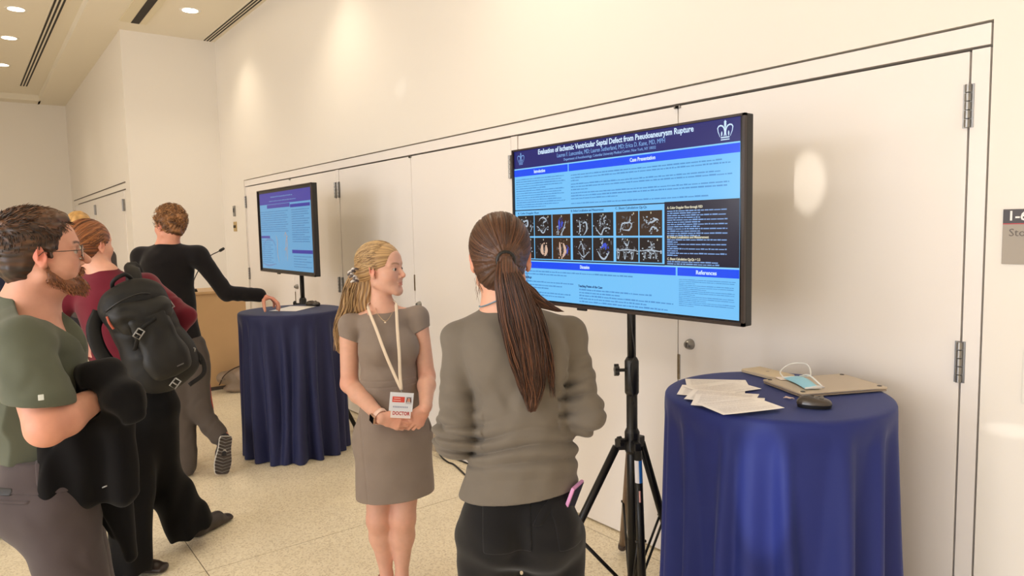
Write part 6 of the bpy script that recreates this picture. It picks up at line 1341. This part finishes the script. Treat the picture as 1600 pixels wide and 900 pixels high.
    # backpack hanging on the back, tilted
    bc = P(232, 522, D-.2); up = nrm(Zu*.94-.34*rr); n = nrm(-v+.15*rr); n = nrm(n-up*np.dot(n, up)); sd = nrm(np.cross(n, up)); sd = sd if np.dot(sd, rr) > 0 else -sd; R_ = np.stack([sd, n, up], 1); B = lambda x, y, z: bc+sd*x+n*y+up*z
    k = empty('backpack', tuple(bc), 'black hiking backpack with grey buckles on the back of the dark red top', 'backpack'); kb = np.array(k.location)
    bm = fab('pack_black', srgb(11, 11, 12), bscale=900, rough=.6, spec=.4, sheen=0); bm2 = fab('pack_panel', srgb(15, 15, 15), rough=.5, spec=.45, sheen=0)
    po = []; A(po, BoxP(B(0, 0, -.01), (.135, .095, .235), R_, .075, .02)); A(po, Ell(B(0, .01, -.13), (.15, .105, .14), R_, k=.05)); A(po, Ell(B(.0, .0, .16), (.125, .09, .1), R_, k=.04))
    po.append(('disp', wrinkle(B(0, .1, .05), .15, up+.3*sd, 11, .007, 2))); po.append(('disp', folds(.0035, 6, 3))); sdf_obj('main_bag', po, .004, bm, k)
    fo = []; A(fo, BoxP(B(.012, .085, -.045), (.085, .038, .155), R_, .03, .02)); A(fo, Ell(B(.01, .09, -.12), (.095, .045, .08), R_, k=.04)); fo.append(('disp', wrinkle(B(0, .12, -.05), .12, up*.6+sd, 9, .006, 7))); sdf_obj('front_panel', fo, .004, bm2, k)
    lo_ = []; A(lo_, RC(B(-.07, .055, .13), B(.075, .06, .1), .062, .06, .04)); A(lo_, Ell(B(0, .07, .07), (.1, .045, .07), R_, k=.04)); lo_.append(('disp', wrinkle(B(0, .1, .1), .12, up*.9+sd*.5, 13, .007, 9))); sdf_obj('lid', lo_, .004, bm2, k)
    def strap(nm, pts, w, th=.22, m_=bm, par=k, upv=None): b = MB(); b.tube([p-kb for p in bez(pts, 24)], w, 8, flat=th, up=n if upv is None else upv); return b.build(nm, m_, par, True)
    strap('haul_loop', [B(-.05, -.02, .235), B(-.035, .01, .275), B(.02, .01, .285), B(.045, -.02, .24)], .009, .5)
    strap('shoulder_strap', [B(.06, -.06, .21), P(210, 455, D-.12), P(209, 432, D-.09), P(206, 418, D-.02), P(212, 424, D+.06), P(222, 470, D+.14)], .034, .22, upv=-v+.4*Zu)
    strap('loose_strap', [B(-.13, -.04, .17), B(-.185, -.02, .11), B(-.2, -.02, 0), B(-.17, -.02, -.13), B(-.13, -.02, -.19)], .03, .25)
    strap('compression_strap', [B(-.07, .125, .035), B(0, .13, .06), B(.07, .11, .075), B(.13, .06, .085)], .009, .3)
    strap('compression_strap', [B(-.13, .03, -.05), B(-.09, .09, -.03), B(-.06, .125, .02)], .008, .3)
    strap('tail_strap', [B(.12, .06, -.12), B(.15, .05, -.19), B(.13, .06, -.26), B(.05, .07, -.28)], .010, .3)
    strap('tail_strap', [B(.13, .05, -.1), B(.145, .05, -.16), B(.14, .05, -.22)], .007, .4)
    bk = mat('buckle_grey', srgb(150, 148, 144), .35, .3)
    for (x, y, z, rot) in ((-.05, .135, .035, .6), (.112, .085, .09, .2), (.115, .075, -.135, -.6), (-.005, .12, -.235, .5)):
        b = MB(); c = B(x, y, z)-kb; ca, sa_ = math.cos(rot), math.sin(rot); e1 = sd*ca+up*sa_; e2 = -sd*sa_+up*ca; w_, h_ = .02, .014
        b.tube([c+e1*w_+e2*h_, c+e1*w_-e2*h_, c-e1*w_-e2*h_, c-e1*w_+e2*h_, c+e1*w_+e2*h_], .0035, 8); b.tube([c-e1*.002+e2*h_, c-e1*.002-e2*h_], .003, 8); b.build('buckle', bk, k, True)
    strap('zip_pull', [B(-.125, .085, .15), B(-.128, .09, .12), B(-.124, .09, .09)], .005, .6, m_=mat('pull_orange', srgb(176, 84, 60), .5))
    strap('zip_line', [B(-.12, .07, .17), B(-.06, .11, .19), B(.03, .11, .19), B(.1, .07, .15)], .0035, .8, m_=M['blackplastic'])
    b = MB(); b.box(B(.045, .136, -.165)-kb, (.03, .002, .005), R=R_); b.build('small_label', mat('label_dim', srgb(96, 92, 88), .6), k)
if on('red'): build_red()
# ================================================================== man reaching to the far table
def build_reach():
    D = 4.8; v, rr = vframe(265); Zu = V(0, 0, 1); f = facing(265, -6); side = nrm(np.cross(f, Zu))
    pel = P(288, 550, D+.05); base = root_at(onz(292, 728, 0), 'person with curly brown hair and black sweater leaning a hand on the far table')
    h = Head(P(265, 352, D), facing(265, -38), sc=1.02); nk = P(262, 386, D+.02); che = P(262, 430, D+.03); wai = P(275, 500, D+.04); skin = srgb(224, 160, 134)
    sL = P(222, 402, D+.02); sR = P(310, 400, D+.04); eR = P(354, 458, D+.12); wR = P(406, 461, D+.22); eL = P(208, 470, D+.1); wL = P(215, 520, D+.25)
    o = head_ops(h, male=True); A(o, RC(h.p(0, -.02, -.06), nk, .055, .06, .03)); A(o, RC(nk, che, .06, .1, .04, side=side, sa=1.3)); A(o, RC(che, wai, .09, .09, .04, side=side, sa=1.3)); A(o, RC(wai, pel, .09, .09, .04, side=side, sa=1.3))
    for s_, e_, w_ in ((sR, eR, wR), (sL, eL, wL)): A(o, RC(nk-Zu*.03, s_, .045, .05, .04)); o += arm_ops(s_, e_, w_, (.045, .038, .038, .027))
    hr, _ = hand_ops(wR, nrm(rr*.86-.30*Zu), nrm(-Zu), nrm(-v*1), L=1.08, curl=((30, 26, 18), (28, 30, 20), (30, 30, 20), (34, 30, 20)), spread=.16, thumb=(.25, .4, .85), tb=(4, 4), g=1.15); hl, _ = hand_ops(wL, -Zu, rr, v, curl=((20, 20, 15),)); o += hr+hl
    hipL, hipR = P(278, 560, D+.03), P(306, 560, D+.05); kL, kR = P(288, 640, D+.0), P(312, 640, D+.0); aL = onz(290, 722, .09); aR = P(350, 680, D-.02)
    for a_, b_, c_ in ((hipL, kL, aL), (hipR, kR, aR)): A(o, RC(a_, b_, .06, .045, .03)); A(o, RC(b_, c_, .045, .03, .03))
    sdf_obj('body', o, .004, skin_m, base, skin_color(skin, face_spots(h)+[(wR+rr*.08, .1, srgb(218, 130, 106), .5)]))
    s = []; A(s, RC(P(262, 412, D+.02), P(268, 470, D+.03), .12, .115, .05, side=side, sa=1.4, sb=1.25)); A(s, RC(P(268, 470, D+.03), P(284, 548, D+.05), .115, .118, .05, side=side, sa=1.22, sb=1.2)); A(s, RC(nk-Zu*.0, nk-Zu*.05, .07, .09, .03))
    for s_, e_, w_ in ((sR, eR, wR), (sL, eL, wL)): A(s, RC(nk-Zu*.035, s_, .06, .066, .05)); A(s, RC(s_, e_, .064, .052, .03)); A(s, RC(e_, w_+(e_-w_)*.02, .052, .047, .02))
    s.append(('disp', wrinkle(P(262, 420, D-.1), .2, Zu, 7, .005, 5))); s.append(('disp', wrinkle(eR, .16, nrm(wR-eR), 13, .004, 6))); s.append(('disp', folds(.003, 5, 7))); s.append(('sub', Ell(nk+Zu*.04, (.07, .07, .035), k=.006))); s.append(('int', HS(P(290, 548, D), nrm(-Zu+.1*rr), k=.004)))
    sdf_obj('black_sweater', s, .005, fab('soft_black_knit', srgb(24, 21, 22), spec=.15), base)
    t = []; A(t, RC(P(290, 540, D+.05), P(292, 570, D+.05), .105, .11, .05, side=side, sa=1.2, sb=1.3))
    A(t, RC(hipL, kL, .09, .075, .03)); A(t, RC(kL, aL-Zu*.03, .075, .07, .03)); A(t, RC(hipR, kR, .09, .07, .03)); A(t, RC(kR, P(342, 682, D-.02), .072, .062, .03)); t.append(('disp', folds(.004, 5, 17))); t.append(('disp', wrinkle(P(325, 660, D), .2, nrm(kR-aR), 12, .004, 18))); t.append(('int', HS((0, 0, .01), (0, 0, -1))))
    sdf_obj('grey_trousers', t, .005, fab('grey_twill', srgb(88, 79, 73)), base)
    so, _ = shoe_ops(onz(290, 730, 0)-f*.08, onz(290, 730, 0)+f*.2, .28); so.append(('int', HS((0, 0, .003), (0, 0, -1)))); sdf_obj('shoe', so, .005, M['blackplastic'], base)
    # raised heel: running shoe seen from the sole
    toe = onz(346, 741, .015); heel = P(353, 681, 4.72); d = nrm(toe-heel); Ls = float(np.linalg.norm(toe-heel)); sn = nrm(-v*.9+.15*rr+.2*Zu); sn = nrm(sn-d*np.dot(sn, d)); ws = np.cross(d, sn)
    so = []; A(so, RC(heel-sn*.040+d*.03, heel-sn*.035+d*.12, .040, .042, .02)); A(so, RC(heel-sn*.03+d*.12, toe-sn*.02-d*.03, .038, .024, .02, side=ws, sa=1.2, sb=1.9)); sn_ = empty('running_shoe', tuple(toe), 'running shoe with black and white sole, heel lifted behind the reaching man', 'shoe')
    def sole_fn(p):
        q = p-heel.astype(np.float32); t_ = (q @ d.astype(np.float32))/Ls; x = q @ ws.astype(np.float32); z = q @ sn.astype(np.float32)
        wd = .042+.013*np.sin(np.clip(t_-.25, 0, 1)*3.6)**2; e = np.maximum(np.abs(x)-wd, np.maximum(-t_*Ls+.0, (t_-1)*Ls)); r2 = np.sqrt(np.maximum(0, (np.abs(t_-.5)-.4)*Ls)**2+x**2)-wd*1.0; return np.maximum(np.maximum(e, np.where(np.abs(t_-.5) > .4, r2, -1)), np.abs(z)-.009).astype(np.float32)
    base2 = base
    sdf_obj('shoe_upper', so, .004, mat('upper_black', srgb(34, 34, 38), .6), sn_)
    sdf_obj('white_midsole', [('add', FN(sole_fn, (heel+toe)/2, Ls*.6, .002))], .003, mat('midsole', srgb(196, 190, 180), .6), sn_, lo=np.minimum(heel, toe)-.07, hi=np.maximum(heel, toe)+.07)
    def tread(p):
        q = p-heel.astype(np.float32); t_ = (q @ d.astype(np.float32)); x = q @ ws.astype(np.float32); base_ = sole_fn(p-(sn*.011).astype(np.float32))+.003; g = np.abs(((t_*1.0+.35*np.abs(x)) % .022)-.011)-.0085; hole = .013-np.sqrt(((t_-.11)*.55)**2+x**2); return np.maximum(np.maximum(base_, g), hole).astype(np.float32)
    sdf_obj('tread', [('add', FN(tread, (heel+toe)/2, Ls*.6, .002))], .0028, mat('tread_dark', srgb(62, 52, 46), .7), sn_, lo=np.minimum(heel, toe)-.07, hi=np.maximum(heel, toe)+.07)
    # curly hair
    hc, hr_ = (0, -.014, .04), (.086, .108, .096); ho = []; A(ho, h.E(hc, hr_)); A(ho, h.E((0, -.05, -.02), (.07, .055, .055), k=.03)); ho.append(('disp', lambda p: (.008*hash_noise(p, 14, 3)+.004*hash_noise(p, 34, 4)).astype(np.float32))); ho.append(('sub', h.E((0, .118, -.02), (.076, .09, .085), k=.01)))
    for sx in (-1, 1): ho.append(('sub', h.E((sx*.088, .0, -.014), (.018, .024, .034), k=.006)))
    sdf_obj('hair', ho, .0035, hair_m, base, lambda vs: mixc(srgb(78, 50, 30), srgb(176, 122, 74), .45+.5*hash_noise(vs, 16, 5)+(vs[:, 2]-h.c[2])*2))
    rnd = random.Random(21); paths = []; rad = []; cols = []
    for i in range(650):
        dv = nrm(V(rnd.gauss(0, 1), rnd.gauss(-.3, 1), rnd.gauss(.3, 1))); q = ell_pt(h, hc, hr_, dv)
        if q[1] > .06 or (q[2] < -.04 and q[1] > -.02): continue
        a = rnd.uniform(0, 6.28); e1 = nrm(np.cross(dv, V(.1, .3, 1))); e2 = np.cross(dv, e1); r1 = rnd.uniform(.006, .011); pts = [h.p(*(q*(1+.0)+dv*(.002+.005*t)+r1*(math.cos(a+t*1.7)*e1+math.sin(a+t*1.7)*e2))) for t in np.linspace(0, 3, 7)]
        paths.append(bez(pts, 10)); rad.append(.0013); cols.append(mixc(srgb(78, 50, 30), srgb(196, 142, 88), np.array([rnd.random()]))[0])
    strands('hair_curls', paths, rad, hair_m, base, cols)
    # red jacket hanging beyond his leg
    jb = P(316, 600, D+.35); j = empty('red_jacket', tuple(jb), 'salmon red jacket hanging down beyond the leg of the reaching man', 'jacket'); jo = []
    A(jo, RC(P(306, 555, D+.3), P(318, 640, D+.3), .05, .05, .03, side=rr, sa=1.2)); A(jo, RC(P(306, 580, D+.3), P(300, 640, D+.3), .05, .05, .03)); jo.append(('disp', lambda p: (.009*np.sin((p @ rr.astype(np.float32))*55+2*hash_noise(p, 2, 1))).astype(np.float32))); sdf_obj('jacket_body', jo, .006, fab('salmon_red', srgb(212, 76, 66)), j)
    b = MB(); c = P(322, 588, D+.27)-jb; b.tube([c, c+V(0, 0, .03)], .01, 8); b.build('toggle', M['blackplastic'], j, True)
if on('reach'): build_reach()
# ================================================================== two people all but hidden
def simple_person(px, topy, D, label, cloth, legs, hairc, face_deg, hairlen=False):
    v, rr = vframe(px); Zu = V(0, 0, 1); f = facing(px, face_deg); side = nrm(np.cross(f, Zu)); top = P(px, topy, D); base = root_at(top, label); g = np.array([top[0], top[1], 0]); H_ = top[2]; s_ = H_/1.72
    L = lambda x, y, z: g+side*x*s_+f*y*s_+Zu*z*s_
    h = Head(L(0, 0, 1.6), f, sc=s_); o = head_ops(h); A(o, RC(h.p(0, -.02, -.06), L(0, -.02, 1.42), .05, .055)); A(o, RC(L(0, 0, 1.38), L(0, 0, 1.0), .09, .09, .04, side=side, sa=1.3))
    for sx in (-1, 1): A(o, RC(L(0, 0, 1.42), L(sx*.16, 0, 1.4), .04, .045, .04)); o += arm_ops(L(sx*.17, 0, 1.38), L(sx*.22, -.03, 1.1), L(sx*.2, .08, .87)); hh, _ = hand_ops(L(sx*.2, .08, .87), nrm(-Zu+.2*f), -sx*side, f, curl=((15, 20, 15),)); o += hh; A(o, RC(L(sx*.09, 0, .95), L(sx*.1, .02, .5), .07, .045, .03)); A(o, RC(L(sx*.1, .02, .5), L(sx*.1, -.01, .09), .045, .03, .03))
    sdf_obj('body', o, .006, skin_m, base, skin_color(srgb(224, 172, 146), face_spots(h)))
    s = []; A(s, RC(L(0, 0, 1.34), L(0, 0, .95), .115, .115, .05, side=side, sa=1.35))
    for sx in (-1, 1): A(s, RC(L(0, 0, 1.4), L(sx*.16, 0, 1.38), .06, .065, .05)); A(s, RC(L(sx*.17, 0, 1.38), L(sx*.22, -.03, 1.1), .062, .052, .03)); A(s, RC(L(sx*.22, -.03, 1.1), L(sx*.2, .07, .9), .052, .04, .02))
    s.append(('disp', folds(.004, 5, 3))); sdf_obj('top', s, .007, cloth, base); t = []; A(t, RC(L(0, 0, .98), L(0, 0, .88), .11, .115, .04, side=side, sa=1.3))
    for sx in (-1, 1):
        A(t, RC(L(sx*.09, 0, .9), L(sx*.1, .02, .5), .09, .07, .03)); A(t, RC(L(sx*.1, .02, .5), L(sx*.1, -.01, .05), .07, .06, .03))
        a = L(sx*.1, -.06, 0); so, _ = shoe_ops(a, a+f*.26, .27); so.append(('int', HS((0, 0, .003), (0, 0, -1)))); sdf_obj('shoe', so, .006, M['blackplastic'], base)
    t.append(('disp', folds(.004, 5, 4))); t.append(('int', HS((0, 0, .012), (0, 0, -1)))); sdf_obj('trousers', t, .007, legs, base)
    ho = []; A(ho, h.E((0, -.014, .038), (.086, .108, .095)));  A(ho, h.E((0, -.05, -.03), (.07, .055, .07), k=.03)); ho.append(('disp', lambda p: (.003*hash_noise(p*np.array([2, 2, .5], np.float32), 16, 3)).astype(np.float32))); ho.append(('sub', h.E((0, .115, -.03), (.073, .09, .085), k=.01)))
    sdf_obj('hair', ho, .005, hair_m, base, lambda vs: mixc(np.array(hairc)*.7, np.array(hairc)*1.2, .5+.5*hash_noise(vs*np.array([2, 2, .4], np.float32), 20, 5)))
if on('hidden'):
    simple_person(-14, 345, 3.7, 'person in dark navy mostly hidden behind the bearded man', fab('navy_top', srgb(24, 26, 46)), fab('dark_trousers', srgb(30, 27, 30)), srgb(50, 34, 26), 30)
    simple_person(122, 332, 5.6, 'blond person almost hidden behind the head with the low bun', fab('grey_top', srgb(80, 70, 66)), fab('dark_trousers_b', srgb(40, 38, 40)), srgb(206, 160, 96), 10)
